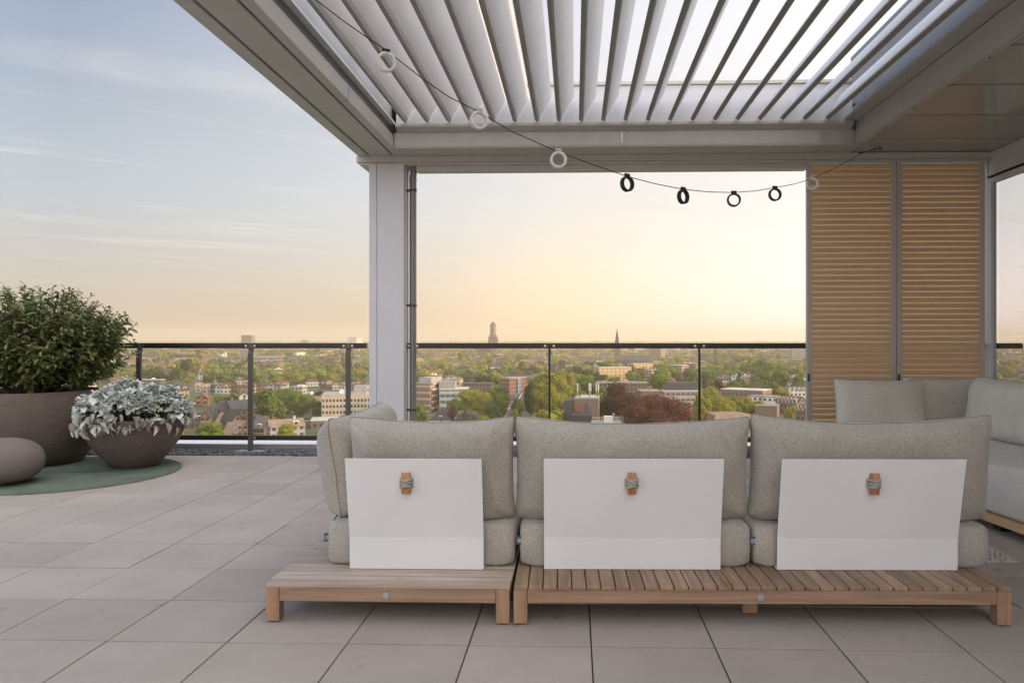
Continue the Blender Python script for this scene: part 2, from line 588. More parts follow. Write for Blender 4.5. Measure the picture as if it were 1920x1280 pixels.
# gravel strip
mb = MB()
rg = np.random.default_rng(3)
ico = [(0, 0, -1), (.72, -.53, -.45), (-.28, -.85, -.45), (-.89, 0, -.45), (-.28, .85, -.45), (.72, .53, -.45), (.28, -.85, .45), (-.72, -.53, .45), (-.72, .53, .45), (.28, .85, .45), (.89, 0, .45), (0, 0, 1)]
icf = [(0, 1, 2), (1, 0, 5), (0, 2, 3), (0, 3, 4), (0, 4, 5), (1, 5, 10), (2, 1, 6), (3, 2, 7), (4, 3, 8), (5, 4, 9), (1, 10, 6), (2, 6, 7), (3, 7, 8), (4, 8, 9), (5, 9, 10), (6, 10, 11), (7, 6, 11), (8, 7, 11), (9, 8, 11), (10, 9, 11)]
ICO = np.array(ico)
for k in range(6500):
    x = rg.uniform(-6.6, 4.8) if k > 3600 else rg.uniform(-5.6, -2.2)
    y = rg.uniform(8.185, 8.61)
    s = rg.uniform(.008, .02)
    q = ICO * np.array([s * rg.uniform(.8, 1.5), s * rg.uniform(.7, 1.3), s * rg.uniform(.5, .8)]) * rg.uniform(.75, 1.25, (12, 1))
    a = rg.uniform(0, 6.28)
    ca, sa = math.cos(a), math.sin(a)
    q = np.stack([q[:, 0] * ca - q[:, 1] * sa + x, q[:, 0] * sa + q[:, 1] * ca + y, q[:, 2] + rg.uniform(-.012, .008)], 1)
    mb.add(q.tolist(), icf)
grv = mb.build('slate_gravel', M_gravel, fix=False)
tag(grv, 'dark slate chippings in the strip along the foot of the railing', 'gravel', kind='stuff')

# parapet upstand
mb = MB()
mb.box(-9, 5.6, 8.62, 9.0, -.6, .062, 0)
par = thing('parapet', 'low grey parapet with white metal capping behind the gravel strip', 'parapet', (-2, 8.62, 0))
o = MB().box(-7, 7.6, 0, .36, -.6, .052).build('upstand', M_zinc, par)
o = MB().box(-7, 7.6, -.004, .40, .054, .066).build('capping', M_cap, par, bevel=.003)

# ------------------------------------------------------------------ glass railing
RY = 8.47
zt, zb = ZY(643, RY), ZY(654, RY)
bz1, bz0 = ZY(818, RY), ZY(827, RY)


def rail_run(label, x0, x1, posts, wide, start_post=True):
    th = thing('glass_railing', label, 'railing', (x0, RY, 0))
    X = lambda v: v - x0
    cuts = [x0] + [p for p in posts if x0 + .05 < p < x1 - .05] + [x1]
    for a, b in zip(cuts[:-1], cuts[1:]):
        m = MB()
        m.box(X(a) + .003, X(b) - .003, -.035, .03, zb + .006, zt)
        m.box(X(a) + .003, X(b) - .003, -.042, -.03, zb + .022, zt - .018)
        m.build('handrail', M_black, th, bevel=.004)
        MB().box(X(a) + .016, X(b) - .016, -.022, .022, bz0, bz1).build('bottom_rail', M_black, th, bevel=.004)
        MB().box(X(a) + .02, X(b) - .02, -.006, .006, bz1 + .001, zb + .004).build('glass_pane', GLASS, th)
    for p in posts:
        wd = .0245 if wide else .011
        m = MB()
        # flat bar with a cranked head
        m.prism([(-.062, -.01), (-.026, -.01), (-.026, zb - .05), (.0, zb), (-.036, zb), (-.062, zb - .05)], X(p) - wd, X(p) + wd, 'x')
        m.box(X(p) - wd, X(p) + wd, -.05, -.036, zb - .002, zt - .004)
        po = m.build('post', M_post if wide else M_black, th, bevel=.002)
        if wide:
            MB().box(X(p) - .15, X(p) + .15, -.11, .03, .004, .014).build('base_plate', M_zinc, po, bevel=.002)
        for sx in (-1, 1):
            for z_ in (zt - .03, bz0 + .03):
                if z_ < .5 and sx < 0:
                    continue
                q = MB()
                q.tube([(X(p) + sx * .047, -.058, z_), (X(p) + sx * .047, -.036, z_)], .013, 12)
                q.build('bolt', M_steel, po, smooth=40)
    return th


rail_run('black glass railing to the left of the white column', -8.4, XY(688.5, RY), [XY(57, RY), XY(265, RY), XY(473, RY), XY(655, RY)], True)
rail_run('long black glass railing to the right of the white column', XY(764, RY), 4.78, [XY(776, RY), XY(1030.5, RY), XY(1310, RY), XY(1600, RY)], False)

# ------------------------------------------------------------------ pergola
ZU = 3.207                      # underside of the beams
ZL = 3.44                       # lower edge of the louvres
FY = 8.30                       # face of the far fascia
YN = 1.7                        # near end of the pergola
pg = thing('louvred_pergola', 'pale grey metal pergola with tilted roof louvres on a white column', 'pergola', (XY(724, FY), FY + .16, 0))
OX, OY = pg.location[0], pg.location[1]


class PM(MB):
    """MB in world coordinates for the pergola"""
    def b(s, name, m, bevel=.003, parent=None, **k):
        s.v = [(v[0] - OX, v[1] - OY, v[2]) for v in s.v]
        return s.build(name, m, parent or pg, bevel=bevel, **k)


cx0, cx1, cx2, cx3 = XY(692, FY), XY(705.5, FY), XY(708.5, FY), XY(757, FY)
c = PM()
c.box(cx0, cx1, FY, FY + .32, -.01, 3.115)
c.box(cx2, cx3, FY + .002, FY + .318, -.01, 3.115)
c.box(cx1 - .004, cx2 + .004, FY + .012, FY + .30, -.01, 3.114)
c.b('column', M_column, bevel=.003)
# strips on the right cheek of the column
for k, yy in enumerate((FY + .06, FY + .17)):
    PM().box(cx3 + .0005, cx3 + .012, yy, yy + .022, 0, 3.11).b('guide_strip', M_alu, bevel=.001)
fx0, fx1 = XY(668, FY), XY(1905, FY)
PM().box(fx0, fx1, FY, FY + .4, ZY(302, FY), ZU - .002).b('fascia_beam', M_alu)
PM().box(fx0 + .01, PZ(1589, 281, ZU)[0] + .02, FY + .003, FY + .38, ZU - .0015, ZU + .11).b('fascia_cap', M_alu, bevel=0)
PM().box(fx0 + .03, fx1 - .02, FY + .012, FY + .38, ZY(306.5, FY), ZY(302.4, FY)).b('fascia_lip', M_alu)
PM().box(XY(781, FY + .1), XY(1513, FY + .1), FY + .08, FY + .22, ZY(320, FY + .1), ZY(306.5, FY + .1) - .002).b('blind_box', M_alu)
XLo, XLi = PZ(668, 290, ZU)[0], PZ(747.7, 288, ZU)[0]
XRi = PZ(1589, 281, ZU)[0]
g1a, g1b = PZ(686, 289, ZU)[0], PZ(690.5, 289, ZU)[0]
g2a, g2b = PZ(730, 288, ZU)[0], PZ(734.5, 288, ZU)[0]
# left beam: three underside boards with two dark grooves, inner face, ledge
lb = PM()
lb.box(XLo, g1a, YN, FY - .001, ZU, ZU + .5)
lb.box(g1b, g2a, YN, FY - .001, ZU + .001, ZU + .5)
lb.box(g2b, XLi, YN, FY - .001, ZU, ZU + .13)
lb.b('side_beam', M_alu, bevel=.004)
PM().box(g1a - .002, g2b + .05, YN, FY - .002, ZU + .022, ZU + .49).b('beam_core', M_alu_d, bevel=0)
PM().box(g2b + .012, XLi - .03, YN, FY - .3, ZU + .134, ZU + .5).b('gutter_wall', M_alu, bevel=.003)
PM().box(XLi - .028, XLi + .028, YN, 7.93, ZL - .004, ZL + .018).b('gutter_lip', M_white, bevel=.003)
PM().box(XLi - .024, XLi - .016, YN, 7.93, ZL + .02, ZL + .5).b('gutter_back', M_zinc, bevel=0)
# far beam
PM().box(XLi + .002, XRi - .002, 7.97, FY - .002, ZU, ZU + .012).b('soffit_strip', M_alu)
PM().box(XLi + .004, XRi - .004, 7.968, 7.985, ZU + .014, 3.365).b('inner_fascia', M_alu)
PM().box(XY(1164, 7.95), XY(1168, 7.95), 7.958, 7.967, ZU + .03, 3.35).b('joint_strip', M_steel, bevel=.001)
PM().prism([(7.90, ZL - .03), (7.90, ZL), (7.96, ZL + .0), (7.985, 3.368), (7.972, 3.367)], XLi + .03, XRi - .03, 'x').b('gutter_edge', M_alu, bevel=.003)
PM().box(XLi + .03, XRi - .03, 7.95, 7.965, ZL + .003, 3.66).b('gutter_wall', M_column, bevel=0)
PM().box(XLi - .3, XRi + .2, 8.40, 8.43, 3.3, 3.97).b('roof_edge', M_column, bevel=.003)
PM().box(XLi - .3, XRi + .2, 8.38, 8.45, 3.972, 4.01).b('edge_capping', M_alu, bevel=.004)
PM().box(XLi - .02, XRi + .02, 7.967, 8.398, 3.62, 3.64).b('roof_gutter', M_alu_d, bevel=0)
# right beam
rb = PM()
rb.box(XRi, XRi + .04, YN, FY - .002, ZU, ZU + .14)
rb.b('side_beam', M_alu, bevel=.003)
PM().box(XRi + .02, XRi + .06, YN, FY - .31, ZU + .143, ZL + .0).b('gutter_wall', M_alu, bevel=.003)
PM().box(XRi - .12, XRi + .02, YN, 7.93, ZL + .004, ZL + .03).b('gutter_lip', M_alu, bevel=.004)
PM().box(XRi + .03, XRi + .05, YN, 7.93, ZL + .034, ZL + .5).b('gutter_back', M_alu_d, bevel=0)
# near end beam and near column (outside the frame)
PM().box(XLo, XRi + .06, YN - .3, YN - .002, ZU, ZU + .5).b('side_beam', M_alu, bevel=.004)
PM().box(XLo, XLi, -1.6, YN - .302, ZU, ZU + .5).b('side_beam', M_alu, bevel=.004)
PM().box(XLo + .02, XLo + .37, -1.58, -1.25, 0, ZU - .002).b('column', M_column, bevel=.004)
PM().box(XLi - .045, XLi + .003, 6.36, 6.366, ZU - .0015, ZU + .12).b('joint_strip', M_alu_d, bevel=0)
for k in range(14):
    X = XLi + .25 + k * .36
    PM().tube([(X, 7.9665, 3.35), (X, 7.9695, 3.35)], .006, 8).b('screw', M_alu_d, bevel=0)
# louvres: bottom left to top right, 30 degrees off vertical
LW, LP = .285, .225
X0S = (756.7 - 1077.5) / (PYC - 230) * (ZL - H)
s30, c30 = math.sin(R(31)), math.cos(R(31))
sl = None
for k in range(20):
    if sl is None:
        # profile in x,z (local, lower edge at the origin): a hollow blade with a thick hooked lower edge
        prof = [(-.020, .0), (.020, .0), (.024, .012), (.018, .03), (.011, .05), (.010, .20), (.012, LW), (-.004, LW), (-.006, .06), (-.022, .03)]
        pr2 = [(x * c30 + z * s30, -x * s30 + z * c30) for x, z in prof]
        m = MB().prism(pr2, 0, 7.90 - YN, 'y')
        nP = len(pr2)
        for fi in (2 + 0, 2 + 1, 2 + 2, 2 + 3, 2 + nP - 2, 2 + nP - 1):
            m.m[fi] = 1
        sl = m.build('louvre', [M_slat, M_hem_shade], pg, bevel=.0015)
        q = sl
    else:
        q = sl.copy()
        COL.objects.link(q)
        q.parent = pg
    q.location = (X0S + k * LP - OX, YN - OY, ZL + .012)

# downpipe
dp = thing('downpipe', 'grey round downpipe fixed beside the white column', 'downpipe', (XY(774.5, FY + .12), FY + .12, 0))
m = MB()
zt_ = ZY(308, FY + .12)
m.tube([(0.012, 0, zt_), (.012, 0, zt_ - .05), (.0, 0, zt_ - .12), (0, 0, 0.0)], .037, 20)
m.build('pipe', M_pipe, dp, smooth=50)
m = MB().tube([(0.0, 0, ZY(333, FY)), (0, 0, ZY(329, FY))], .041, 20)
m.build('collar', M_pipe, dp, smooth=50)
for yy in (355, 572, 769):
    z_ = ZY(yy, FY + .1)
    b = MB()
    b.tube([(0, 0, z_ - .014), (0, 0, z_ + .014)], .042, 20)
    b.box(-.105, -.03, -.007, .007, z_ - .012, z_ + .012)
    b.tube([(-.01, -.06, z_), (-.01, -.03, z_)], .008, 8)
    b.build('bracket', M_post, dp, smooth=40)

# ------------------------------------------------------------------ building on the right: soffit, glazed front, walls
XF = XY(1858.5, FY)
bd = thing('penthouse_front', 'glazed apartment front with dark glossy soffit at the right edge of the terrace', 'building', (XF, 6.0, 0))


def bx(x0, x1, y0, y1, z0, z1, name, m, bevel=.003, parent=None):
    return MB().box(x0 - XF, x1 - XF, y0 - 6, y1 - 6, z0, z1).build(name, m, parent or bd, bevel=bevel)


ys = [7.78 - .83 * k for k in range(0, 14)]
prev = FY + .35
for k, yk in enumerate(ys):
    xs = [XRi + .045, 5.2, 8.0]
    for a, b in zip(xs[:-1], xs[1:]):
        bx(a + .012, b - .012, yk + .013, prev - .013, ZU + .004, ZU + .03, 'soffit_panel', M_soffit, .002)
    prev = yk
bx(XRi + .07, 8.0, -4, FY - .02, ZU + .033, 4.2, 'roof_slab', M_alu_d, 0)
bx(XRi + .042, XRi + .06, YN, FY - .02, ZU - .006, ZU + .012, 'edge_trim', M_alu, .002)
for k in range(9):
    yk = 7.9 - k * .6
    MB().tube([(XRi + .051 - XF, yk - 6, ZU - .013), (XRi + .051 - XF, yk - 6, ZU - .004)], .007, 8).build('screw', M_dark_rub, bd)
bx(7.0, 7.4, -14, 8.2, -1, 4.3, 'party_wall', M_white, 0)
bx(XF + .07, 6.99, -13.5, 8.2, -.2, .01, 'interior_floor', M_slat, 0)
bx(5.0, 7.0, -14, -13.6, -1, 4.3, 'end_wall', M_alu_d, 0)
# glazed front runs away from the camera at x = XF
for k, (a, b) in enumerate(((8.36, 5.9), (5.9, 3.4), (3.4, .9), (.9, -1.6))):
    fr = MB()
    xx0, xx1 = 0, .06
    tp = ZY(338, FY)
    for (p, q) in ((a - .055, a), (b, b + .055)):
        fr.box(xx0, xx1, p - 6, q - 6, .02, tp)
    fr.box(xx0 + .001, xx1 - .001, b + .056 - 6, a - .056 - 6, tp - .055, tp - .001)
    fr.box(xx0 + .001, xx1 - .001, b + .056 - 6, a - .056 - 6, .021, .08)
    f_ = fr.build('door_frame', M_column, bd, bevel=.003)
    MB().box(.025, .035, b + .054 - 6, a - .054 - 6, .08, tp - .056).build('glass_pane', GLASS_D, f_)
bx(XF + .005, XF + .12, -1.6, 8.36, ZY(334, FY), ZU, 'header_panel', M_column, .003)
bx(XF - .012, XF + .07, -1.6, 8.36, ZY(337, FY), ZY(334.4, FY), 'drip_rail', M_dark_rub, .002)
bx(XF, 7.0, 8.37, 8.42, 3.0, ZU, 'header_panel', M_alu, .003)
bx(XF, XF + .06, 8.362, 8.42, 0, 3.0, 'corner_post', M_alu, .003)

def b_glow_web(nt, b):  # strongly translucent wood tone for the webs added to brighten the slots
    b_wood((.62, .44, .27), (.78, .60, .40), 0)(nt, b)
    t = nt.nodes.new('ShaderNodeBsdfTranslucent'); t.inputs[0].default_value = (.92, .72, .52, 1)
    mx = nt.nodes.new('ShaderNodeMixShader'); mx.inputs[0].default_value = .88
    nt.links.new(b.outputs[0], mx.inputs[1]); nt.links.new(t.outputs[0], mx.inputs[2])
    nt.links.new(mx.outputs[0], nt.nodes['Material Output'].inputs[0])


M_glow_web = mat('added_glow_web', rough=.6, build=b_glow_web)
# ------------------------------------------------------------------ shutters
SYY = 8.31


def shutter(label, xa, xb, handle):
    zt_, zb_ = ZY(303, SYY) - .006, .02
    X0, X1 = XY(xa, SYY), XY(xb, SYY)
    th = thing('sliding_shutter', label, 'shutter', (X0, SYY, 0), group='wooden louvre shutters')
    w_ = X1 - X0
    fr = MB()
    fr.box(0, .05, 0, .05, zb_, zt_)
    fr.box(w_ - .05, w_, 0, .05, zb_, zt_)
    fr.box(.051, w_ - .051, .001, .049, zt_ - .03, zt_ - .001)
    fr.box(.051, w_ - .051, .001, .049, zb_ + .001, zb_ + .06)
    fr.build('frame', M_alu, th, bevel=.003)
    lv, lp_ = MB(), MB()
    pitch = .0588
    z = zb_ + .07
    n = 0
    while z < zt_ - .085:
        if True:
            # rounded blade; a translucent web, added for the bright lines, closes the slot to the blade below and lets daylight glow through
            a = [(.009, z + .009), (.003, z + .018), (.001, z + .030), (.003, z + .044), (.010, z + pitch - .003), (.014, z + pitch - .003), (.017, z + .030), (.013, z + .010)]
            lv.prism(a, .053, w_ - .053, 'x')
            lp_.prism([(.0095, z - .006), (.0110, z - .006), (.0110, z + .0125), (.0095, z + .0125)], .053, w_ - .053, 'x')
        z += pitch
    lv.build('louvre_blades', M_shutter, th, bevel=.0012)
    lp_.build('added_glow_webs', M_glow_web, th)
    if handle:
        hx = .006 if handle < 0 else w_ - .03
        MB().box(hx, hx + .022, -.012, -.001, ZY(714, SYY), ZY(700, SYY)).build('lock', M_post, th, bevel=.002)
    return th


shutter('left wooden louvre shutter, next to the open view', 1513, 1680.5, -1)
shutter('right wooden louvre shutter, next to the glazed front', 1682, 1847, -1)
gp = MB().box(0, .035, 0, .05, 0, 3.09).build('guide_post', M_alu, loc=(XY(1850.5, 8.4), 8.4, 0), bevel=.003)
tag(gp, 'slim pale metal post between right shutter and glazed front', 'post')
# ------------------------------------------------------------------ string of ring lamps
rings = [(724, 117, 37), (898, 226, 33), (1047, 300, 31), (1176, 345, 29.5), (1281, 369, 27), (1376, 375, 25.5), (1453, 365, 24), (1523, 345, 22.5)]
A0, A1 = Vector(w2((724 - PX) / F * 4.4, 4.4)), Vector(w2((1523 - PX) / F * 7.2, 7.2))


def on_line(px_, y_):
    """point of the vertical plane through the string that is seen at this pixel"""
    d = A1 - A0
    k = (px_ - PX) / F
    rx, ry = w2(k, 1.0)
    # A0 + t d = s (rx, ry)
    det = d.x * (-ry) + rx * d.y
    t = (A0.x * ry - A0.y * rx) / (d.x * -ry + d.y * rx) if det else 0
    p = A0 + d * t
    zc = -p.x * SY + p.y * CY
    return Vector((p.x, p.y, H - (y_ - PYC) / F * zc)), t


cab = [(560, -22), (592, 0), (640, 37), (690, 72), (722, 93), (790, 146), (840, 181), (896, 209), (960, 247), (1047, 285), (1110, 308), (1176, 331), (1230, 345), (1281, 355), (1330, 360), (1376, 361), (1416, 358), (1453, 352), (1490, 345), (1523, 335), (1570, 313), (1620, 285), (1650, 266)]
cpts = [on_line(*p)[0] for p in cab]
cpts[-1].z = min(cpts[-1].z, ZU + .003)
ex = cpts[0] + (cpts[0] - cpts[1]) * 6
cpts = [ex] + cpts
m = MB()
m.tube(cpts, .0032, 6)
cord = m.build('light_string_cord', M_dark_rub, smooth=180)
tag(cord, 'thin black cord sagging across the terrace under the pergola', 'cord')
q = MB().tube([cpts[-1] + Vector((0, 0, -.012)), cpts[-1] + Vector((0, 0, .006))], .012, 10).build('cord_hook', M_dark_rub, cord)
for t_ in (-.07, -.14, -.33):
    p = cpts[-1] + (cpts[-2] - cpts[-1]).normalized() * (-t_ * 1.2)
    MB().tube([p, p + (cpts[-2] - cpts[-1]).normalized() * .03], .008, 8).build('cord_clamp', M_dark_rub, cord)
ring_lab = ['white ring lamp nearest the camera, hanging under the left louvres', 'white ring lamp, second from the left on the cord', 'white ring lamp in front of the far beam', 'dark ring lamp turned half edge-on, first below the far beam',
            'narrow dark ring lamp, second of those against the bright sky', 'dark ring lamp at the lowest point of the cord', 'dark ring lamp just left of the shutters', 'small white ring lamp in front of the left shutter']
ring_turn = [15, 20, 8, 42, 50, 10, 24, 14]
for (x, y, d), lab, tr in zip(rings, ring_lab, ring_turn):
    p, _ = on_line(x, y)
    zc = -p.x * SY + p.y * CY
    rr = .056
    th = thing('ring_lamp', lab, 'lamp', p, math.atan2(-p.x, p.y) + R(tr), 'ring lamps on the cord')
    m = MB()
    n = 40
    prof = [(rr, -.016), (rr, .016), (rr - .003, .018), (rr - .011, .018), (rr - .013, .016), (rr - .013, -.016), (rr - .011, -.018), (rr - .003, -.018)]
    vs, fs = [], []
    for k in range(n):
        a = 2 * math.pi * k / n
        for r_, y_ in prof:
            vs.append((r_ * math.cos(a), y_, r_ * math.sin(a)))
    P_ = len(prof)
    for k in range(n):
        for j in range(P_):
            fs.append((k * P_ + j, k * P_ + (j + 1) % P_, ((k + 1) % n) * P_ + (j + 1) % P_, ((k + 1) % n) * P_ + j))
    dark = lab.startswith(('dark', 'narrow'))
    m.add(vs, fs).build('ring', M_dark_rub if dark else M_rope_light, th, smooth=40)
    if not dark:
        m = MB()
        vs, fs = [], []
        for k in range(n):
            a = 2 * math.pi * k / n
            for r_, y_ in ((rr - .0135, -.013), (rr - .0135, .013), (rr - .016, .013), (rr - .016, -.013)):
                vs.append((r_ * math.cos(a), y_, r_ * math.sin(a)))
        for k in range(n):
            for j in range(4):
                fs.append((k * 4 + j, k * 4 + (j + 1) % 4, ((k + 1) % n) * 4 + (j + 1) % 4, ((k + 1) % n) * 4 + j))
        m.add(vs, fs).build('diffuser', M_white, th, smooth=40)
    m = MB()
    m.tube([(0, 0, rr - .002), (0, 0, rr + .012)], .022, 14)
    m.tube([(-.022, 0, rr + .014), (.022, 0, rr + .014)], .007, 8)
    m.build('clip', M_dark_rub if (dark or x < 800) else M_alu, th, smooth=40)


# ------------------------------------------------------------------ sofa
def cushion_mesh(name, Wd, T, Ht, seed=0, q=12, ex=.46, sag=.03, pinch=.02, wr=.016, n=44, mats=None, parent=None, p=5, ears=.022, top_sag=None):
    """pillow standing on z=0: width along x, thickness along y; both faces meet in a seam round the rim"""
    rs = random.Random(seed)
    ox, oy, oz = rs.uniform(0, 50), rs.uniform(0, 50), rs.uniform(0, 50)
    ts = sag if top_sag is None else top_sag
    nu = n
    nv = max(18, int(n * Ht / Wd * 1.2))

    def sp(i, m_):
        t = 2 * i / m_ - 1
        return math.copysign(1 - (1 - abs(t)) ** 1.6, t)
    vs, idx = [], {}
    for side in (-1, 1):
        for j in range(nv + 1):
            for i in range(nu + 1):
                rim = i in (0, nu) or j in (0, nv)
                if rim and side == 1:
                    idx[(side, i, j)] = idx[(-1, i, j)]
                    continue
                u, v = sp(i, nu), sp(j, nv)
                mx = max(abs(u), abs(v))
                s = mx / ((abs(u) ** q + abs(v) ** q) ** (1 / q)) if mx > 0 else 1
                uu, vv = u * s, v * s
                x = Wd / 2 * uu * (1 - pinch * (1 - vv * vv) * abs(uu) ** 2)
                sg = ts if vv > 0 else sag * .25
                z = Ht / 2 * (1 + vv * (1 - sg * 2 * (1 - uu * uu) * abs(vv)))
                e = max(0, (1 - abs(u) ** p) * (1 - abs(v) ** p))
                t = T / 2 * e ** ex
                # wrinkles: ridges running in from the rim, plus soft lumps
                edge = max(abs(u), abs(v)) ** 3
                w_ = mnoise.noise(Vector((ox + x * 14, oy + z * 5, oz + side * 9))) * edge
                w_ += .8 * mnoise.noise(Vector((ox + x * 4.2, oy + z * 4.2, oz + side * 5)))
                cr = 1 - abs(mnoise.noise(Vector((ox + x * 9 + z * 4, oy + z * 2.2 - x * 2, oz + side * 7)))) * 5
                w_ += .55 * max(0, cr) * (.25 + edge)
                w_ += .5 * edge * mnoise.noise(Vector((ox + x * 34, oy + z * 7, oz + side * 3)))
                y = side * max(0.0, t + wr * w_ * (e ** .3))
                if rim:
                    y = .012 * mnoise.noise(Vector((ox + x * 6, oy + z * 6, 3)))
                    z += .006 * mnoise.noise(Vector((ox + x * 9, oy, 7)))
                ce = (abs(u) * abs(v)) ** 6
                x += ears * ce * (1 if u > 0 else -1)
                z += ears * ce * (1 if v > 0 else -.3)
                idx[(side, i, j)] = len(vs)
                vs.append((x, y, z))
    fs = []
    for side in (-1, 1):
        for j in range(nv):
            for i in range(nu):
                a = [idx[(side, i, j)], idx[(side, i + 1, j)], idx[(side, i + 1, j + 1)], idx[(side, i, j + 1)]]
                fs.append(tuple(a if side == -1 else a[::-1]))
    m = MB().add(vs, fs)
    # piping thread along the rim
    ring_ = [idx[(-1, i, 0)] for i in range(nu)] + [idx[(-1, nu, j)] for j in range(nv)] + [idx[(-1, i, nv)] for i in range(nu, 0, -1)] + [idx[(-1, 0, j)] for j in range(nv, 0, -1)]
    loop = [vs[k] for k in ring_]
    return m, loop


def cushion(name, label, cat, loc, rz, Wd, T, Ht, lean=0, seed=0, group=None, fabric=None, flat=False, tags=(), **k):
    fabric = fabric or M_fab
    th = thing(name, label, cat, loc, rz, group)
    m, loop = cushion_mesh(name, Wd, T, Ht, seed, **k)
    rot = Matrix.Rotation(lean, 3, 'X')
    if flat:
        rot = Matrix.Rotation(R(-90), 3, 'X')
    m.v = [tuple(rot @ Vector(v)) for v in m.v]
    if flat:
        m.v = [(v[0], v[1], v[2] + T / 2) for v in m.v]
    m.build('cover', fabric, th, smooth=180, fix=False)
    lp = []
    for v in loop:
        v = rot @ Vector(v)
        if flat:
            v = Vector((v[0], v[1], v[2] + T / 2))
        lp.append(v)
    if not flat:
        sm = MB()
        sm.tube(lp + [lp[0]], .0035, 6, caps=False)
        sm.build('seam_piping', MATS.get('seam_thread') or mat('seam_thread', (.24, .225, .20), .9), th, smooth=180)
    for (x, y, z, rx) in tags:
        t = MB().box(-.016, .016, -.0015, .0015, -.02, .02)
        t2 = MB()
        t2.tube([(0, -.003, 0), (0, -.0016, 0)], .0105, 16)
        mt = Matrix.Translation((x, y, z)) @ Matrix.Rotation(rx[1], 4, 'Z') @ Matrix.Rotation(rx[0], 4, 'Y')
        t.v = [tuple(mt @ Vector(v)) for v in t.v]
        t2.v = [tuple(mt @ Vector(v)) for v in t2.v]
        to = t.build('care_tag', M_tag, th)
        t2.build('emblem_disc', M_tagd, to)
        e2 = MB()
        for q in range(9):
            a = math.pi * (.15 + .7 * q / 8) + (0 if q % 2 else math.pi)
        e2.tube([(.005 * math.cos(2 * math.pi * q / 12), -.0034, .005 * math.sin(2 * math.pi * q / 12)) for q in range(13)], .0012, 5, caps=False)
        e2.v = [tuple(mt @ Vector(v)) for v in e2.v]
        e2.build('emblem_ring', M_tag, to)
    return th


def platform(label, loc, rz, Wd, D, along, mid=None, bolts=(), panels=(), side_panel=None, grey=False):
    """low teak sofa base: origin at its front left bottom corner"""
    th = thing('sofa_base', label, 'sofa base', loc, rz, 'low teak sofa bases')
    lg = .06
    for (x, y) in ((0, 0), (Wd - lg, 0), (0, D - lg), (Wd - lg, D - lg)):
        l_ = MB().box(x, x + lg, y, y + lg, .006, .1525).build('leg', M_teak_z, th, bevel=.003)
        MB().tube([(x + lg / 2, y + lg / 2, 0), (x + lg / 2, y + lg / 2, .0055)], .02, 12).build('glide', M_dark_rub, l_)
    if mid:
        MB().box(mid[0], mid[1], .14, .20, .006, .152).build('leg', M_teak_z, th, bevel=.003)
        MB().box(mid[0], mid[1], D - .2, D - .14, .006, .152).build('leg', M_teak_z, th, bevel=.003)
    MB().box(lg + .001, Wd - lg - .001, .003, .03, .094, .1522).build('apron', M_teak_x, th, bevel=.002)
    MB().box(lg + .001, Wd - lg - .001, D - .03, D - .003, .094, .1522).build('apron', M_teak_x, th, bevel=.002)
    MB().box(.003, .03, lg + .001, D - lg - .001, .094, .1522).build('apron', M_teak_y, th, bevel=.002)
    MB().box(Wd - .03, Wd - .003, lg + .001, D - lg - .001, .094, .1522).build('apron', M_teak_y, th, bevel=.002)
    dk = MB()
    pitch = .0636
    if along == 'y':
        n = int(round(Wd / pitch))
        pt = Wd / n
        for k in range(n):
            dk.box(k * pt + .0022, (k + 1) * pt - .0022, -.002, D + .002, .153, .171)
        dk.build('deck_slats', M_teak_y, th, bevel=.004)
    else:
        n = int(round(D / pitch))
        pt = D / n
        for k in range(n):
            dk.box(-.002, Wd + .002, k * pt + .0036, (k + 1) * pt - .0036, .153, .171)
            if k:
                dk.m[-4] = 1
            dk.m[-2] = 1
        dk.build('deck_slats', [M_teak_grey if grey else M_teak_x, M_slatside], th, bevel=.0025)
    for bx_ in bolts:
        MB().tube([(bx_, -.004, .122), (bx_, .004, .122)], .0155, 24).build('bolt_cap', M_zinc, th, bevel=.001, smooth=40)

    def panel(xa, xb, y0, tx, along_y=False, mirror=False):
        # sheet bent once: upright foot, then leaning out towards the camera
        t = .006
        zs = [.173, .322, .70]
        ys_ = [y0, y0 - .004, y0 - .082]
        poly = [(ys_[0] + .30, zs[0]), (ys_[0], zs[0]), (ys_[1], zs[1]), (ys_[2], zs[2]), (ys_[2] + t, zs[2]), (ys_[1] + t, zs[1]), (ys_[0] + t, zs[0] + t), (ys_[0] + .30, zs[0] + t)]
        m = MB()
        if not along_y:
            m.prism(poly, xa, xb, 'x')
        else:
            m.prism(poly, -xb, -xa, 'x')
            m.v = [(v[1], -v[0], v[2]) for v in m.v]
        p_ = m.build('back_panel', M_white, th, bevel=.0025)
        if tx is not None:
            zc_ = .588
            yy = y0 - .004 + (zc_ - .322) / .378 * -.078
            w_ = .019
            tg = MB()
            tg.prism([(yy - .005, zc_ + .046), (yy - .03, zc_ + .05), (yy - .038, zc_ + .012), (yy - .036, zc_ - .016), (yy - .024, zc_ - .05), (yy + .004, zc_ - .048)], tx - w_, tx + w_, 'x')
            to = tg.build('toggle', M_oiled, p_, bevel=.002)
            cr = MB()
            for q in range(3):
                zz = zc_ + .015 - q * .0135
                lp = []
                for a in range(21):
                    an = math.pi * (a / 20) + math.pi
                    lp.append((tx + (w_ + .006) * math.cos(an), yy - .006 + .037 * math.sin(an), zz + .003 * math.sin(a * .5 + q)))
                cr.tube(lp, .0072, 8)
            cr.build('rope_wrap', M_cord, to, smooth=180)
        return p_
    for (xa, xb, y0, tx) in panels:
        panel(xa, xb, y0, tx)
    if side_panel:
        panel(side_panel[0], side_panel[1], side_panel[2], None, along_y=True)
    return th


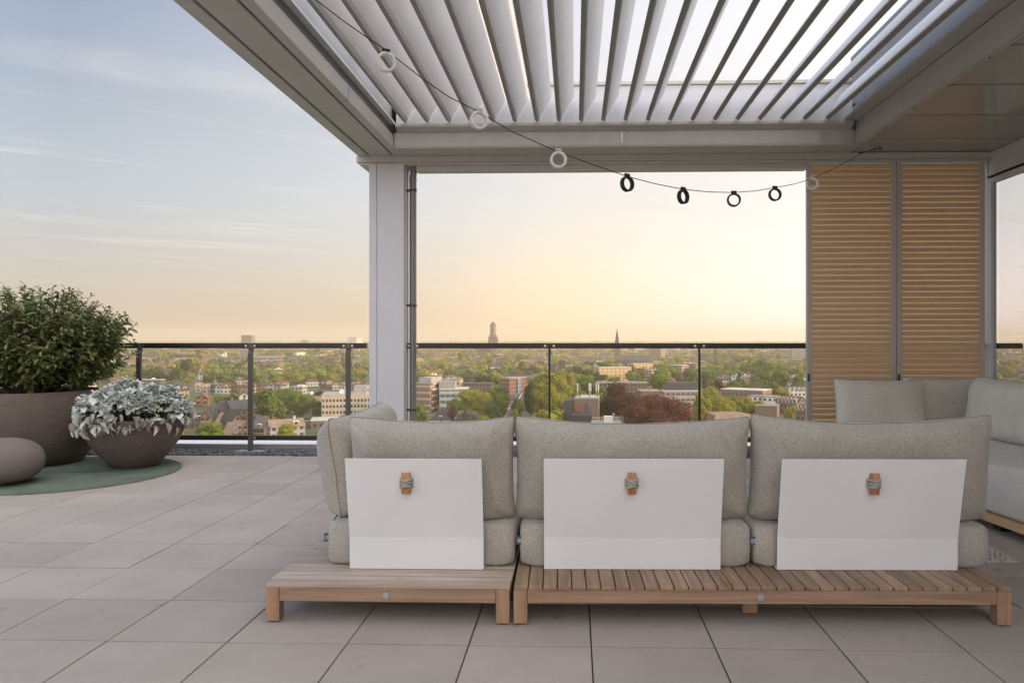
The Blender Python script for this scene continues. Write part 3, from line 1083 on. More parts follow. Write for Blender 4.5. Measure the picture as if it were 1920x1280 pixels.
LX, LY = -1.36, 3.381
platform('weathered teak sofa base at the left with lengthwise slats and one white back panel', (LX, LY, 0), 0, 1.076, 1.85, 'x', bolts=(.534,), panels=[(.308, .937, .225, .59)], side_panel=(.50, 1.25, .18), grey=True)
RX, RY0, RZ = -.266, 3.383, R(1.15)
platform('long brown teak sofa base with crosswise slats and two white back panels', (RX, RY0, 0), RZ, 2.158, 1.0, 'y', mid=(1.03, 1.10), bolts=(1.075,),
         panels=[(.128, .950, .238, .53), (1.212, 2.048, .238, 1.632)])
# cushions of the near sofa
cushion('back_cushion', 'taupe back cushion behind the leftmost white panel', 'cushion', (-.69, 3.80, .37), R(.5), .79, .235, .50, lean=R(7), seed=1, group='back cushions of the near sofa', wr=.034, top_sag=.05)
cushion('back_cushion', 'wide taupe back cushion behind the middle white panel', 'cushion', (.275, 3.81, .37), RZ, 1.125, .235, .505, lean=R(7), seed=2, group='back cushions of the near sofa', top_sag=.075, wr=.02, n=52)
cushion('back_cushion', 'wide taupe back cushion behind the rightmost white panel', 'cushion', (1.415, 3.83, .37), RZ, 1.15, .235, .515, lean=R(7), seed=3, group='back cushions of the near sofa', top_sag=.085, wr=.02, n=52, tags=())
cushion('back_cushion', 'taupe back cushion seen end-on along the left side of the near sofa', 'cushion', (-1.135, 4.30, .358), R(-90), 1.10, .25, .498, lean=R(8), seed=4, group='back cushions of the near sofa', ears=.012, wr=.024, n=52, tags=[(.535, -.02, .012, (R(30), R(90)))])
for (lab, x0, x1, y0, sd_, tg) in (('taupe seat cushion at the left end of the near sofa, under the end-on cushion', -1.18, -.285, 3.655, 5, [(-.455, .05, .125, (0, 0))]),
                                ('taupe seat cushion behind the middle white panel', -.262, .835, 3.668, 6, [(-.548, .02, .125, (0, 0))]),
                                ('taupe seat cushion behind the rightmost white panel', .842, 1.955, 3.69, 7, [(-.556, .02, .125, (0, 0))])):
    cushion('seat_cushion', lab, 'cushion', ((x0 + x1) / 2, y0, .168), RZ if x0 > -.5 else 0, x1 - x0, .205, .84, seed=sd_, flat=True, group='seat cushions of the near sofa', p=22, ex=.13, q=22, wr=.006, sag=.006, pinch=.006, ears=.004, tags=tg, n=48)

# far corner sofa on the right
A_ = PZ(1847.5, 976, .06)
FR = R(6.1)
fs_ = thing('corner_sofa', 'pale grey corner sofa on a low wooden plinth in front of the shutters', 'sofa', (A_[0], A_[1], 0), FR)
m = MB()
m.prism([(0, -2.4), (1.05, -2.4), (1.05, 2.15), (-.55, 2.15), (-.55, 1.2), (0, 1.2)], .06, .112, 'z')
m.build('plinth', M_teak_l, fs_, bevel=.004)
for (x, y) in ((.12, -2.2), (.9, -2.2), (.9, 2.0), (-.4, 2.0), (-.4, 1.35), (.12, 0)):
    MB().box(x - .04, x + .04, y - .04, y + .04, 0, .0595).build('leg', M_dark_rub, fs_)
for i, (x0, x1, y0, y1) in enumerate(((.012, 1.05, -2.38, -.62), (.012, 1.05, -.60, 1.18), (-.54, 1.05, 1.2, 2.14))):
    m, loop = cushion_mesh('seat', x1 - x0, .33, y1 - y0, 20 + i, p=20, ex=.15, q=20, wr=.010, sag=.004, pinch=.004, ears=.002, n=44)
    rot = Matrix.Rotation(R(-90), 3, 'X')
    m.v = [tuple(rot @ Vector(v) + Vector(((x0 + x1) / 2, y0, .112 + .165))) for v in m.v]
    m.build('seat_cushion', M_fab2, fs_, smooth=180, fix=False)


def local(px_, y_, Y):
    p = PYy(px_, y_, Y)
    d = Vector((p[0] - A_[0], p[1] - A_[1]))
    return d.x * math.cos(FR) + d.y * math.sin(FR), -d.x * math.sin(FR) + d.y * math.cos(FR), p[2]


def far_cushion(label, c, rz, Wd, T, Ht, lean, seed, **k):
    ca, sa = math.cos(FR), math.sin(FR)
    loc = (A_[0] + c[0] * ca - c[1] * sa, A_[1] + c[0] * sa + c[1] * ca, .425)
    return cushion('back_cushion', label, 'cushion', loc, FR + rz, Wd, T, Ht, lean=lean, seed=seed, group='cushions of the corner sofa', fabric=M_fab2, **k)


far_cushion('pale grey square cushion standing at the left end of the corner sofa', local(1652, 800, 6.95)[:2], R(-9), .77, .22, .46, R(-10), 31, wr=.014)
far_cushion('pale grey cushion in the corner of the corner sofa, below the right shutter', local(1778, 800, 7.15)[:2], R(-14), .72, .30, .46, R(-12), 32, wr=.012)
far_cushion('long pale grey back cushion along the glazed front', (.82, .62), R(-90), 1.7, .34, .50, R(-10), 33, n=60, wr=.018)
far_cushion('near pale grey back cushion along the glazed front, at the photo edge', (.82, -1.2), R(-90), 1.7, .34, .50, R(-10), 34, n=60, wr=.018)

# woven rug between the two sofas
m = MB()
rw = random.Random(8)
rx0, rx1, ry0_, ry1_ = .35, 2.475, 4.415, 6.3
nx, ny = 74, 66
for j in range(ny):
    for i in range(nx):
        x = rx0 + (i + .5 * (j % 2)) * (rx1 - rx0) / nx
        y = ry0_ + j * (ry1_ - ry0_) / ny
        if x > rx1 - .01:
            continue
        a, b_, h_ = .0165, .0155, .017 + rw.uniform(-.002, .002)
        m.add([(x - a, y, .003), (x, y - b_, .003), (x + a, y, .003), (x, y + b_, .003), (x - a * .5, y - b_ * .4, h_), (x + a * .5, y - b_ * .4, h_), (x + a * .5, y + b_ * .4, h_), (x - a * .5, y + b_ * .4, h_)],
              [(0, 1, 5, 4), (1, 2, 5), (2, 3, 6, 5), (3, 7, 6), (3, 0, 4, 7), (4, 5, 6, 7)])
m.box(rx0 - .01, rx1 + .004, ry0_ - .012, ry1_ + .01, .002, .008)
rg_ = m.build('woven_rug', mat('rug_yarn', (.50, .47, .43), .95, noise=(60, .3)))
tag(rg_, 'chunky grey woven rug on the slabs between the two sofas', 'rug')

# ------------------------------------------------------------------ planters, stone seat, round mat
CX_, CY_ = -4.72, 7.02


def b_mat(nt, b):
    N, L = nt.nodes.new, nt.links.new
    tc = N('ShaderNodeTexCoord')
    n = N('ShaderNodeTexNoise'); n.inputs['Scale'].default_value = 4
    L(tc.outputs['Object'], n.inputs[0])
    n2 = N('ShaderNodeTexNoise'); n2.inputs['Scale'].default_value = 160
    L(tc.outputs['Object'], n2.inputs[0])
    ad = N('ShaderNodeMixRGB'); ad.inputs[0].default_value = .4
    L(n.outputs[0], ad.inputs[1]); L(n2.outputs[0], ad.inputs[2])
    r = N('ShaderNodeValToRGB')
    r.color_ramp.elements[0].position = .38; r.color_ramp.elements[0].color = (.085, .118, .092, 1)
    r.color_ramp.elements[1].position = .62; r.color_ramp.elements[1].color = (.13, .165, .122, 1)
    L(ad.outputs[0], r.inputs[0]); L(r.outputs[0], b.inputs['Base Color'])
    nodes_bump(nt, b, n2.outputs[0], .4, .003)


m = MB()
prof = [(0.001, .006)]
nr = 46
for k in range(nr):
    r0, r1 = k / nr, (k + 1) / nr
    prof += [(r0 + .003, .0075), (r0 + .25 / nr, .0115), (r0 + .75 / nr, .0115), (r1 - .003, .0075)]
prof += [(1.0, .008), (1.002, .002)]
m.lathe(prof, (0, 0, 0), 128)
mt_ = m.build('round_mat', mat('green_braid', rough=.9, build=b_mat), loc=(CX_, CY_, .001), smooth=40)
tag(mt_, 'round green braided mat under the planters', 'mat')

BP = (-5.42, 7.60)
pl = thing('large_planter', 'large umber clay planter holding the green bush', 'planter', (BP[0], BP[1], .012))
MB().lathe([(.001, 0), (.43, 0), (.455, .012), (.53, .12), (.60, .28), (.635, .44), (.64, .56), (.625, .67), (.605, .715), (.59, .722), (.575, .715), (.575, .66), (.3, .66), (.001, .665)], n=96).build('pot', M_clay, pl, smooth=50)
MB().lathe([(.001, .672), (.3, .68), (.573, .667)], n=48).build('soil', M_soil, pl, smooth=180)
BW = (-4.275, 7.43)
bw = thing('bowl_planter', 'umber clay bowl planter tapering to a small foot, with silver foliage', 'planter', (BW[0], BW[1], .012))
MB().lathe([(.001, 0), (.195, 0), (.215, .01), (.30, .11), (.385, .225), (.435, .33), (.462, .43), (.466, .465), (.455, .475), (.44, .468), (.43, .43), (.001, .43)], n=96).build('pot', M_clay, bw, smooth=50)
MB().lathe([(.001, .445), (.428, .436)], n=48).build('soil', M_soil, bw, smooth=180)
m = MB()
pr_ = []
for k in range(25):
    a = -math.pi / 2 + math.pi * k / 24
    ca = math.copysign(abs(math.cos(a)) ** .85, math.cos(a))
    pr_.append((max(.001, .312 * ca), .193 + .195 * math.copysign(abs(math.sin(a)) ** .9, math.sin(a))))
m.lathe(pr_, n=72)
st = m.build('pebble_seat', M_stone, loc=(-4.865, 6.46, .0125), smooth=180)
tag(st, 'smooth mauve grey egg-shaped stone seat on the green mat', 'stone seat')


def leaf_verts(L_, Wd, curl, fold):
    """elongated leaf along +x: pointed ends, folded midrib, curled tip"""
    vs = []
    for t, w_ in ((0, .08), (.25, .75), (.55, 1.0), (.82, .6), (1, .02)):
        x = L_ * t
        z = -curl * L_ * t * t
        vs += [(x, -Wd * w_ / 2, z + fold * Wd * w_), (x, 0, z), (x, Wd * w_ / 2, z + fold * Wd * w_)]
    fs = []
    for k in range(4):
        a = k * 3
        fs += [(a, a + 3, a + 4, a + 1), (a + 1, a + 4, a + 5, a + 2)]
    return np.array(vs), fs


def place_leaf(mb, base, d, up, L_, Wd, curl, fold, roll):
    d = np.array(d) / (np.linalg.norm(d) + 1e-9)
    up = np.array(up)
    s = np.cross(up, d)
    s /= np.linalg.norm(s) + 1e-9
    n = np.cross(d, s)
    cr, sr = math.cos(roll), math.sin(roll)
    s, n = s * cr + n * sr, n * cr - s * sr
    vs, fs = leaf_verts(L_, Wd, curl, fold)
    p = np.array(base) + vs[:, :1] * d + vs[:, 1:2] * s + vs[:, 2:] * n
    mb.add(p.tolist(), fs)


rg = np.random.default_rng(11)
bush = thing('leafy_bush', 'dense dark green leafy bush growing from the large planter', 'bush', (BP[0] + .05, BP[1], .68))
stm, lv = MB(), MB()
crown_c = np.array([.08, 0, .56])
rad = np.array([.83, .76, .56])
tips = []
for k in range(500):
    while True:
        u = rg.normal(size=3)
        u /= np.linalg.norm(u)
        if u[2] > -.72:
            break
    rr = rg.uniform(.72, 1.0) + .10 * mnoise.noise(Vector((u[0] * 2.2, u[1] * 2.2, u[2] * 2.2 + 5)))
    if rg.random() < .10:
        rr *= rg.uniform(1.04, 1.14)
    tip = crown_c + rad * u * rr
    if tip[2] < -.02:
        tip[2] = rg.uniform(-.02, .12)
    tips.append((tip, u))
for k, (tip, u) in enumerate(tips):
    b0 = np.array([rg.uniform(-.14, .14), rg.uniform(-.14, .14), -.02])
    mid = b0 * .5 + tip * .5 + np.array([0, 0, -.05])
    pts = []
    for t in np.linspace(0, 1, 8):
        pts.append((1 - t) ** 2 * b0 + 2 * t * (1 - t) * mid + t * t * tip)
    if k % 6 == 0:
        stm.tube(pts, [.013, .012, .010, .008, .006, .005, .004, .003], 5)
    else:
        stm.tube(pts[4:], [.0045, .004, .003, .002], 4)
    dirn = pts[-1] - pts[-3]
    dirn /= np.linalg.norm(dirn)
    if rg.random() < .5:
        dirn = dirn + np.array([0, 0, .5])
    nl = rg.integers(17, 25)
    for q in range(nl):
        t = 1 - .46 * (q / nl) ** 1.1
        pos = (1 - t) ** 2 * b0 + 2 * t * (1 - t) * mid + t * t * tip
        a = q * 2.4 + rg.uniform(-.4, .4)
        e1 = np.cross(dirn, [0, 0, 1.0]); e1 /= np.linalg.norm(e1) + 1e-6
        e2 = np.cross(dirn, e1)
        out = e1 * math.cos(a) + e2 * math.sin(a)
        dd = out * rg.uniform(.7, 1.1) + dirn * rg.uniform(.25, .9) + np.array([0, 0, rg.uniform(-.25, .2)])
        Ls = rg.uniform(.06, .10) * (.65 if q < 3 else 1)
        place_leaf(lv, pos, dd, (0.05, .02, 1), Ls, Ls * rg.uniform(.40, .52), rg.uniform(.05, .35), rg.uniform(.08, .25), rg.uniform(-.5, .5))
lv.build('foliage', M_leaf, bush, fix=False, smooth=180)
stm.build('stems', M_bark, bush, smooth=180)

silver = thing('silver_foliage_plant', 'silvery grey broad-leaved plant spilling over the bowl planter', 'plant', (BW[0], BW[1], .46))


def broad_leaf(mb, base, d, L_, Wd, curl, cup, roll, rg):
    d = np.array(d) / np.linalg.norm(d)
    up = np.array([.02, .03, 1.0])
    s = np.cross(up, d); s /= np.linalg.norm(s) + 1e-9
    n = np.cross(d, s)
    cr, sr = math.cos(roll), math.sin(roll)
    s, n = s * cr + n * sr, n * cr - s * sr
    nu, nv = 6, 4
    ws = [.15, .60, .95, 1.02, .95, .72, .30]
    vs, fs = [], []
    ph = rg.uniform(0, 6)
    for i in range(nu + 1):
        t = i / nu
        for j in range(nv + 1):
            v = 2 * j / nv - 1
            wv = Wd / 2 * ws[i] * v
            zz = -curl * L_ * t * t + cup * Wd * v * v * ws[i] + .13 * Wd * math.sin(11 * t + ph + 2.0 * v) * abs(v)
            vs.append(np.array(base) + d * (L_ * t * (1 - .25 * curl * t)) + s * wv + n * zz)
    for i in range(nu):
        for j in range(nv):
            a = i * (nv + 1) + j
            fs.append((a, a + nv + 1, a + nv + 2, a + 1))
    mb.add([tuple(v) for v in vs], fs)


sv, wl, sst = MB(), MB(), MB()
rg = np.random.default_rng(21)
for k in range(185):
    a = rg.uniform(0, 6.283)
    r = .475 * math.sqrt(rg.uniform(0, 1))
    hz = .035 + .27 * (1 - (r / .58) ** 2) + rg.uniform(-.05, .05) + .05 * mnoise.noise(Vector((math.cos(a) * r * 5, math.sin(a) * r * 5, 2)))
    tip = np.array([r * math.cos(a), r * math.sin(a), hz])
    b0 = np.array([.75 * min(r, .38) * math.cos(a), .75 * min(r, .38) * math.sin(a), -.02])
    sst.tube([b0, (b0 + tip) / 2 + np.array([0, 0, .03]), tip], [.006, .005, .004], 5)
    axis = np.array([math.cos(a) * r * 1.6, math.sin(a) * r * 1.6, .8]); axis /= np.linalg.norm(axis)
    e1 = np.cross(axis, [0.1, .2, 1.0]); e1 /= np.linalg.norm(e1)
    e2 = np.cross(axis, e1)
    nl = rg.integers(6, 10)
    for q in range(nl):
        an = q * 2.4 + rg.uniform(-.3, .3)
        tt = q / nl
        d = (e1 * math.cos(an) + e2 * math.sin(an)) * (1.1 - .8 * tt) + axis * (.1 + 1.0 * tt)
        L_ = rg.uniform(.075, .13) * (1.05 - .5 * tt)
        broad_leaf(sv, tip - axis * .03 * (1 - tt), d, L_, L_ * rg.uniform(.62, .82), rg.uniform(.05, .55) * (1 - .5 * tt), rg.uniform(-.05, .22), rg.uniform(-.35, .35), rg)
CL = rg.uniform(0, 6.283, 26)
for k in range(150):
    a = rg.choice(CL) + rg.normal() * .10
    r = rg.uniform(.42, .51)
    base = np.array([r * math.cos(a), r * math.sin(a), rg.uniform(-.05, .10)])
    d = np.array([math.cos(a) * .5, math.sin(a) * .5, -1.1]) + rg.normal(size=3) * .5
    L_ = rg.uniform(.05, .125)
    broad_leaf(wl if rg.random() < .55 else sv, base, d, L_, L_ * rg.uniform(.4, .75), rg.uniform(.2, .8), rg.uniform(.2, .9), rg.uniform(-1.4, 1.4), rg)
sv.build('leaves', M_silver, silver, fix=False, smooth=180)
wl.build('wilted_leaves', M_wilt, silver, fix=False, smooth=180)
sst.build('stems', mat('silver_stem', (.2, .22, .18), .9), silver, smooth=180)
# ------------------------------------------------------------------ the town below
GZ = -40.75
DH = H - GZ


def G(x, y):
    return PZ(x, y, GZ)


def dist(y):
    return F * DH / (y - PYC)


def b_ground(nt, b):
    N, L = nt.nodes.new, nt.links.new
    tc = N('ShaderNodeTexCoord')
    n = N('ShaderNodeTexNoise'); n.inputs['Scale'].default_value = .012; n.inputs['Detail'].default_value = 8
    L(tc.outputs['Object'], n.inputs[0])
    v = N('ShaderNodeTexVoronoi'); v.inputs['Scale'].default_value = .03
    L(tc.outputs['Object'], v.inputs[0])
    r = N('ShaderNodeValToRGB')
    e = r.color_ramp.elements
    e[0].position = .35; e[0].color = (.05, .07, .02, 1)
    e[1].position = .6; e[1].color = (.105, .105, .085, 1)
    x = e.new(.48); x.color = (.075, .09, .035, 1)
    mx = N('ShaderNodeMixRGB'); mx.inputs[0].default_value = .35
    L(n.outputs[0], mx.inputs[1]); L(v.outputs['Color'], mx.inputs[2])
    L(mx.outputs[0], r.inputs[0]); L(r.outputs[0], b.inputs['Base Color'])


gm = MB()
gm.add([(-9000, -300, GZ), (9000, -300, GZ), (9000, 8600, GZ), (-9000, 8600, GZ)], [(0, 1, 2, 3)])
gr = gm.build('town_ground', mat('town_ground', rough=.95, build=b_ground), fix=False)
tag(gr, kind='structure')


def b_wall(color, px_=2.8, pz_=2.9, fx=.5, fz=.5, win=(.035, .04, .045), band=None, var=.12):
    def f(nt, b):
        N, L = nt.nodes.new, nt.links.new
        tc = N('ShaderNodeTexCoord')
        so = N('ShaderNodeSeparateXYZ'); L(tc.outputs['Object'], so.inputs[0])
        sn = N('ShaderNodeSeparateXYZ'); L(tc.outputs['Normal'], sn.inputs[0])
        ax = N('ShaderNodeMath'); ax.operation = 'ABSOLUTE'; L(sn.outputs[0], ax.inputs[0])
        gt = N('ShaderNodeMath'); gt.operation = 'GREATER_THAN'; gt.inputs[1].default_value = .7; L(ax.outputs[0], gt.inputs[0])
        mu = N('ShaderNodeMix'); L(gt.outputs[0], mu.inputs[0]); L(so.outputs[0], mu.inputs[2]); L(so.outputs[1], mu.inputs[3])

        def mask(sock, pitch, frac, off):
            d = N('ShaderNodeMath'); d.operation = 'MULTIPLY_ADD'; d.inputs[1].default_value = 1 / pitch; d.inputs[2].default_value = off
            L(sock, d.inputs[0])
            fr = N('ShaderNodeMath'); fr.operation = 'FRACT'; L(d.outputs[0], fr.inputs[0])
            s = N('ShaderNodeMath'); s.operation = 'SUBTRACT'; s.inputs[1].default_value = .5; L(fr.outputs[0], s.inputs[0])
            a = N('ShaderNodeMath'); a.operation = 'ABSOLUTE'; L(s.outputs[0], a.inputs[0])
            l = N('ShaderNodeMath'); l.operation = 'LESS_THAN'; l.inputs[1].default_value = frac / 2; L(a.outputs[0], l.inputs[0])
            return l.outputs[0]
        m1 = mask(mu.outputs[0], px_, fx, .5)
        m2 = mask(so.outputs[2], pz_, fz, -.05)
        mm = N('ShaderNodeMath'); mm.operation = 'MULTIPLY'; L(m1, mm.inputs[0]); L(m2, mm.inputs[1])
        oi = N('ShaderNodeObjectInfo')
        mr = N('ShaderNodeMapRange'); mr.inputs[3].default_value = 1 - var; mr.inputs[4].default_value = 1 + var
        L(oi.outputs['Random'], mr.inputs[0])
        n = N('ShaderNodeTexNoise'); n.inputs['Scale'].default_value = .5; n.inputs['Detail'].default_value = 5
        L(tc.outputs['Object'], n.inputs[0])
        mr2 = N('ShaderNodeMapRange'); mr2.inputs[1].default_value = .3; mr2.inputs[2].default_value = .7; mr2.inputs[3].default_value = .85; mr2.inputs[4].default_value = 1.12
        L(n.outputs[0], mr2.inputs[0])
        k = N('ShaderNodeMath'); k.operation = 'MULTIPLY'; L(mr.outputs[0], k.inputs[0]); L(mr2.outputs[0], k.inputs[1])
        c1 = N('ShaderNodeMixRGB'); c1.blend_type = 'MULTIPLY'; c1.inputs[0].default_value = 1; c1.inputs[1].default_value = (*color, 1)
        L(k.outputs[0], c1.inputs[2])
        base = c1.outputs[0]
        if band:
            c3 = N('ShaderNodeMixRGB'); c3.inputs[2].default_value = (*band, 1); L(m2, c3.inputs[0])
            inv = N('ShaderNodeMath'); inv.operation = 'SUBTRACT'; inv.inputs[0].default_value = 1; L(m2, inv.inputs[1])
            L(inv.outputs[0], c3.inputs[0])
            L(base, c3.inputs[1]); base = c3.outputs[0]
        c2 = N('ShaderNodeMixRGB'); c2.inputs[2].default_value = (*win, 1)
        L(mm.outputs[0], c2.inputs[0]); L(base, c2.inputs[1]); L(c2.outputs[0], b.inputs['Base Color'])
        rr = N('ShaderNodeMapRange'); rr.inputs[3].default_value = .8; rr.inputs[4].default_value = .25
        L(mm.outputs[0], rr.inputs[0]); L(rr.outputs[0], b.inputs['Roughness'])
    return f


def b_roof(c0, var=.25):
    def f(nt, b):
        N, L = nt.nodes.new, nt.links.new
        tc = N('ShaderNodeTexCoord')
        n = N('ShaderNodeTexNoise'); n.inputs['Scale'].default_value = .35; n.inputs['Detail'].default_value = 6
        L(tc.outputs['Object'], n.inputs[0])
        oi = N('ShaderNodeObjectInfo')
        mr = N('ShaderNodeMapRange'); mr.inputs[3].default_value = 1 - var; mr.inputs[4].default_value = 1 + var
        L(oi.outputs['Random'], mr.inputs[0])
        mr2 = N('ShaderNodeMapRange'); mr2.inputs[1].default_value = .3; mr2.inputs[2].default_value = .7; mr2.inputs[3].default_value = .75; mr2.inputs[4].default_value = 1.2
        L(n.outputs[0], mr2.inputs[0])
        k = N('ShaderNodeMath'); k.operation = 'MULTIPLY'; L(mr.outputs[0], k.inputs[0]); L(mr2.outputs[0], k.inputs[1])
        c1 = N('ShaderNodeMixRGB'); c1.blend_type = 'MULTIPLY'; c1.inputs[0].default_value = 1; c1.inputs[1].default_value = (*c0, 1)
        L(k.outputs[0], c1.inputs[2]); L(c1.outputs[0], b.inputs['Base Color'])
    return f


WALLS = {}
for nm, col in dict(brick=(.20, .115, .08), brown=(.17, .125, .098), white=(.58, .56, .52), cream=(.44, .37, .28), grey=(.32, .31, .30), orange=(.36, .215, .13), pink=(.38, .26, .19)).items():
    WALLS[nm] = mat('wall_' + nm, rough=.8, build=b_wall(col))
    WALLS[nm + '_plain'] = mat('wall_plain_' + nm, rough=.8, build=b_wall(col, fx=0))
ROOFS = {nm: mat('roof_' + nm, rough=.75, build=b_roof(col)) for nm, col in dict(slate=(.045, .045, .05), red=(.15, .072, .05), tan=(.24, .17, .11), flat=(.26, .24, .21), pale=(.44, .42, .38), dark=(.07, .062, .055)).items()}
M_win = mat('town_window', (.03, .035, .04), .15, spec=.8)
M_trim = mat('town_trim', (.70, .67, .62), .6)


def roof_shape(kind, w, d, e, rh, ov=.35):
    """roof volume over a w x d footprint centred on the origin with eaves at e"""
    m = MB()
    x, y = w / 2, d / 2
    if kind == 'flat':
        m.box(-x - .15, x + .15, -y - .15, y + .15, e, e + .5)
    elif kind == 'gable_x':      # ridge along x
        m.prism([(-y - ov, e - .15), (-y - ov, e + .1), (0, e + rh + .2), (y + ov, e + .1), (y + ov, e - .15), (0, e + rh - .05)], -x - ov, x + ov, 'x')
    elif kind == 'gable_y':
        m.prism([(-x - ov, e - .15), (-x - ov, e + .1), (0, e + rh + .2), (x + ov, e + .1), (x + ov, e - .15), (0, e + rh - .05)], -y - ov, y + ov, 'y')
    elif kind == 'hip':
        k = min(x, y)
        r = max(x - k * .9, .01) if x >= y else .01
        q = max(y - k * .9, .01) if y > x else .01
        vs = [(-x - ov, -y - ov, e), (x + ov, -y - ov, e), (x + ov, y + ov, e), (-x - ov, y + ov, e), (-r, -q, e + rh), (r, -q, e + rh), (r, q, e + rh), (-r, q, e + rh)]
        m.add(vs, [(0, 1, 5, 4), (1, 2, 6, 5), (2, 3, 7, 6), (3, 0, 4, 7), (4, 5, 6, 7), (0, 3, 2, 1)])
    elif kind == 'mansard':
        i = min(rh * .35, min(x, y) * .5)
        vs = [(-x - .2, -y - .2, e), (x + .2, -y - .2, e), (x + .2, y + .2, e), (-x - .2, y + .2, e), (-x + i, -y + i, e + rh), (x - i, -y + i, e + rh), (x - i, y - i, e + rh), (-x + i, y - i, e + rh)]
        m.add(vs, [(0, 1, 5, 4), (1, 2, 6, 5), (2, 3, 7, 6), (3, 0, 4, 7), (4, 5, 6, 7), (0, 3, 2, 1)])
    return m


def walls_shape(kind, w, d, e, rh):
    m = MB()
    x, y = w / 2, d / 2
    if kind == 'gable_x':
        m.prism([(-y, 0), (y, 0), (y, e), (0, e + rh), (-y, e)], -x, x, 'x')
    elif kind == 'gable_y':
        m.prism([(-x, 0), (x, 0), (x, e), (0, e + rh), (-x, e)], -y, y, 'y')
    else:
        m.box(-x, x, -y, y, 0, e)
    return m


OCC = []          # occupied circles (x, y, r)


def occupy(x, y, r):
    OCC.append((x, y, r))


def free(x, y, r):
    for a, b, c in OCC:
        if (a - x) ** 2 + (b - y) ** 2 < (c + r) ** 2:
            return False
    return True


PROT = []         # photo boxes of the hand-placed buildings
LM = []           # landmarks for labels: (px x, px y, phrase)


def view_rz(X, Y):
    return math.atan2(-X, Y)       # a thing with this rz turns its -y face to the camera


def bld(name, label, cat, x0, x1, ytop, ybase, depth, rot=0, roof='flat', rh=None, wall='brick', rmat='flat', windows=None, eaves_y=None, phrase=None, group=None, trim=False, chim=0, dorm=0, wallmat=None):
    """building whose camera side spans x0..x1 in the photo; base at ybase on the ground"""
    zc = dist(ybase)
    xm = (x0 + x1) / 2
    wid = abs(x1 - x0) / F * zc / max(.35, math.cos(R(rot)))
    g = G(xm, ybase)
    rz = view_rz(g.x, g.y) + R(rot)
    # front face centre at g -> centre of footprint
    cx, cy = g.x - math.sin(rz) * depth / 2 * 1.0, g.y + math.cos(rz) * depth / 2
    tot = (ybase - ytop) / F * zc
    if roof == 'flat':
        rh = 0
    elif rh is None:
        rh = tot * .4
    e = tot - rh - (0.5 if roof == 'flat' else 0)
    th = thing(name, label, cat, (cx, cy, GZ), rz, group)
    wm = wallmat or WALLS[wall]
    walls_shape(roof, wid, depth, e, rh).build('wall', wm, th)
    rf = roof_shape(roof, wid, depth, e, rh).build('roof', ROOFS[rmat], th)
    if windows:
        rows, cols, ww, wh, z0, dz = windows
        wmesh = None
        for r_ in range(rows):
            for c_ in range(cols):
                X = -wid / 2 + wid * (c_ + .5) / cols
                Z = z0 + r_ * dz
                if Z + wh > e + (rh if roof.startswith('gable_y') else 0):
                    continue
                if wmesh is None:
                    m = MB().box(-ww / 2, ww / 2, -.06, .05, 0, wh)
                    o = m.build('window', M_win, th)
                    MB().box(-ww / 2 - .08, ww / 2 + .08, -.14, -.065, -.16, -.01).build('sill', M_trim, o)
                    wmesh = o
                else:
                    o = copy_tree(wmesh, th)
                o.location = (X, -depth / 2, Z)
    for k in range(chim):
        X = -wid / 2 + wid * (k + .5) / chim
        MB().box(X - .5, X + .5, depth * .12, depth * .12 + .8, e + rh * .5, e + rh + 1.3).build('chimney', WALLS['brick_plain'], rf)
    for k in range(dorm):
        X = -wid / 2 + wid * (k + .5) / dorm
        q = MB().box(X - .8, X + .8, -depth * .42, -depth * .15, e + rh * .12, e + rh * .12 + 1.5).build('dormer', M_trim, rf)
        MB().box(X - .55, X + .55, -depth * .42 - .06, -depth * .42 - .004, e + rh * .12 + .3, e + rh * .12 + 1.2).build('pane', M_win, q)
    if trim:
        MB().box(-wid / 2 - .2, wid / 2 + .2, -depth / 2 - .2, -depth / 2 - .003, e - .25, e - .003).build('cornice', M_trim, th)
    n = max(1, int(round(wid / depth)))
    for k in range(n):
        X = -wid / 2 + wid * (k + .5) / n
        occupy(cx + X * math.cos(rz), cy + X * math.sin(rz), depth * .55)
    PROT.append((min(x0, x1), max(x0, x1), ytop, ybase))
    if phrase:
        LM.append((xm, (ytop + ybase) / 2, phrase))
    return th, wid, depth, e, rh


# ---- trees
LEAFC = {
    'yellow': [(0.166, 0.173, 0.023), (0.256, 0.250, 0.036), (0.333, 0.301, 0.049), (0.205, 0.211, 0.031)],
    'fresh': [(0.090, 0.134, 0.018), (0.154, 0.211, 0.031), (0.211, 0.256, 0.041), (0.115, 0.173, 0.026)],
    'mid': [(0.058, 0.096, 0.018), (0.102, 0.147, 0.031), (0.141, 0.179, 0.038), (0.077, 0.115, 0.023)],
    'dark': [(.028, .046, .014), (.05, .075, .022), (.068, .09, .026), (.036, .056, .016)],
    'grey': [(.07, .09, .055), (.105, .13, .085), (.13, .15, .10)],
    'purple': [(.038, .018, .014), (.062, .03, .022), (.085, .042, .03)],
    'copper': [(.065, .022, .015), (.115, .042, .026), (.16, .065, .038), (.08, .028, .019)],
}
TLEAF = {k: mat('tree_leaf_' + k, rough=.7, spec=.2, build=b_leaf(v, .25, .7)) for k, v in LEAFC.items()}
TCORE = {k: mat('tree_inner_' + k, v[0], .9, spec=.1) for k, v in LEAFC.items()}
M_trunk = mat('tree_trunk', (.06, .048, .036), .9)
SHAPES = dict(round=(.44, .56, .44), broad=(.56, .56, .42), tall=(.30, .55, .46), conical=(.27, .50, .50), dome=(.60, .48, .50))
_tm = {}


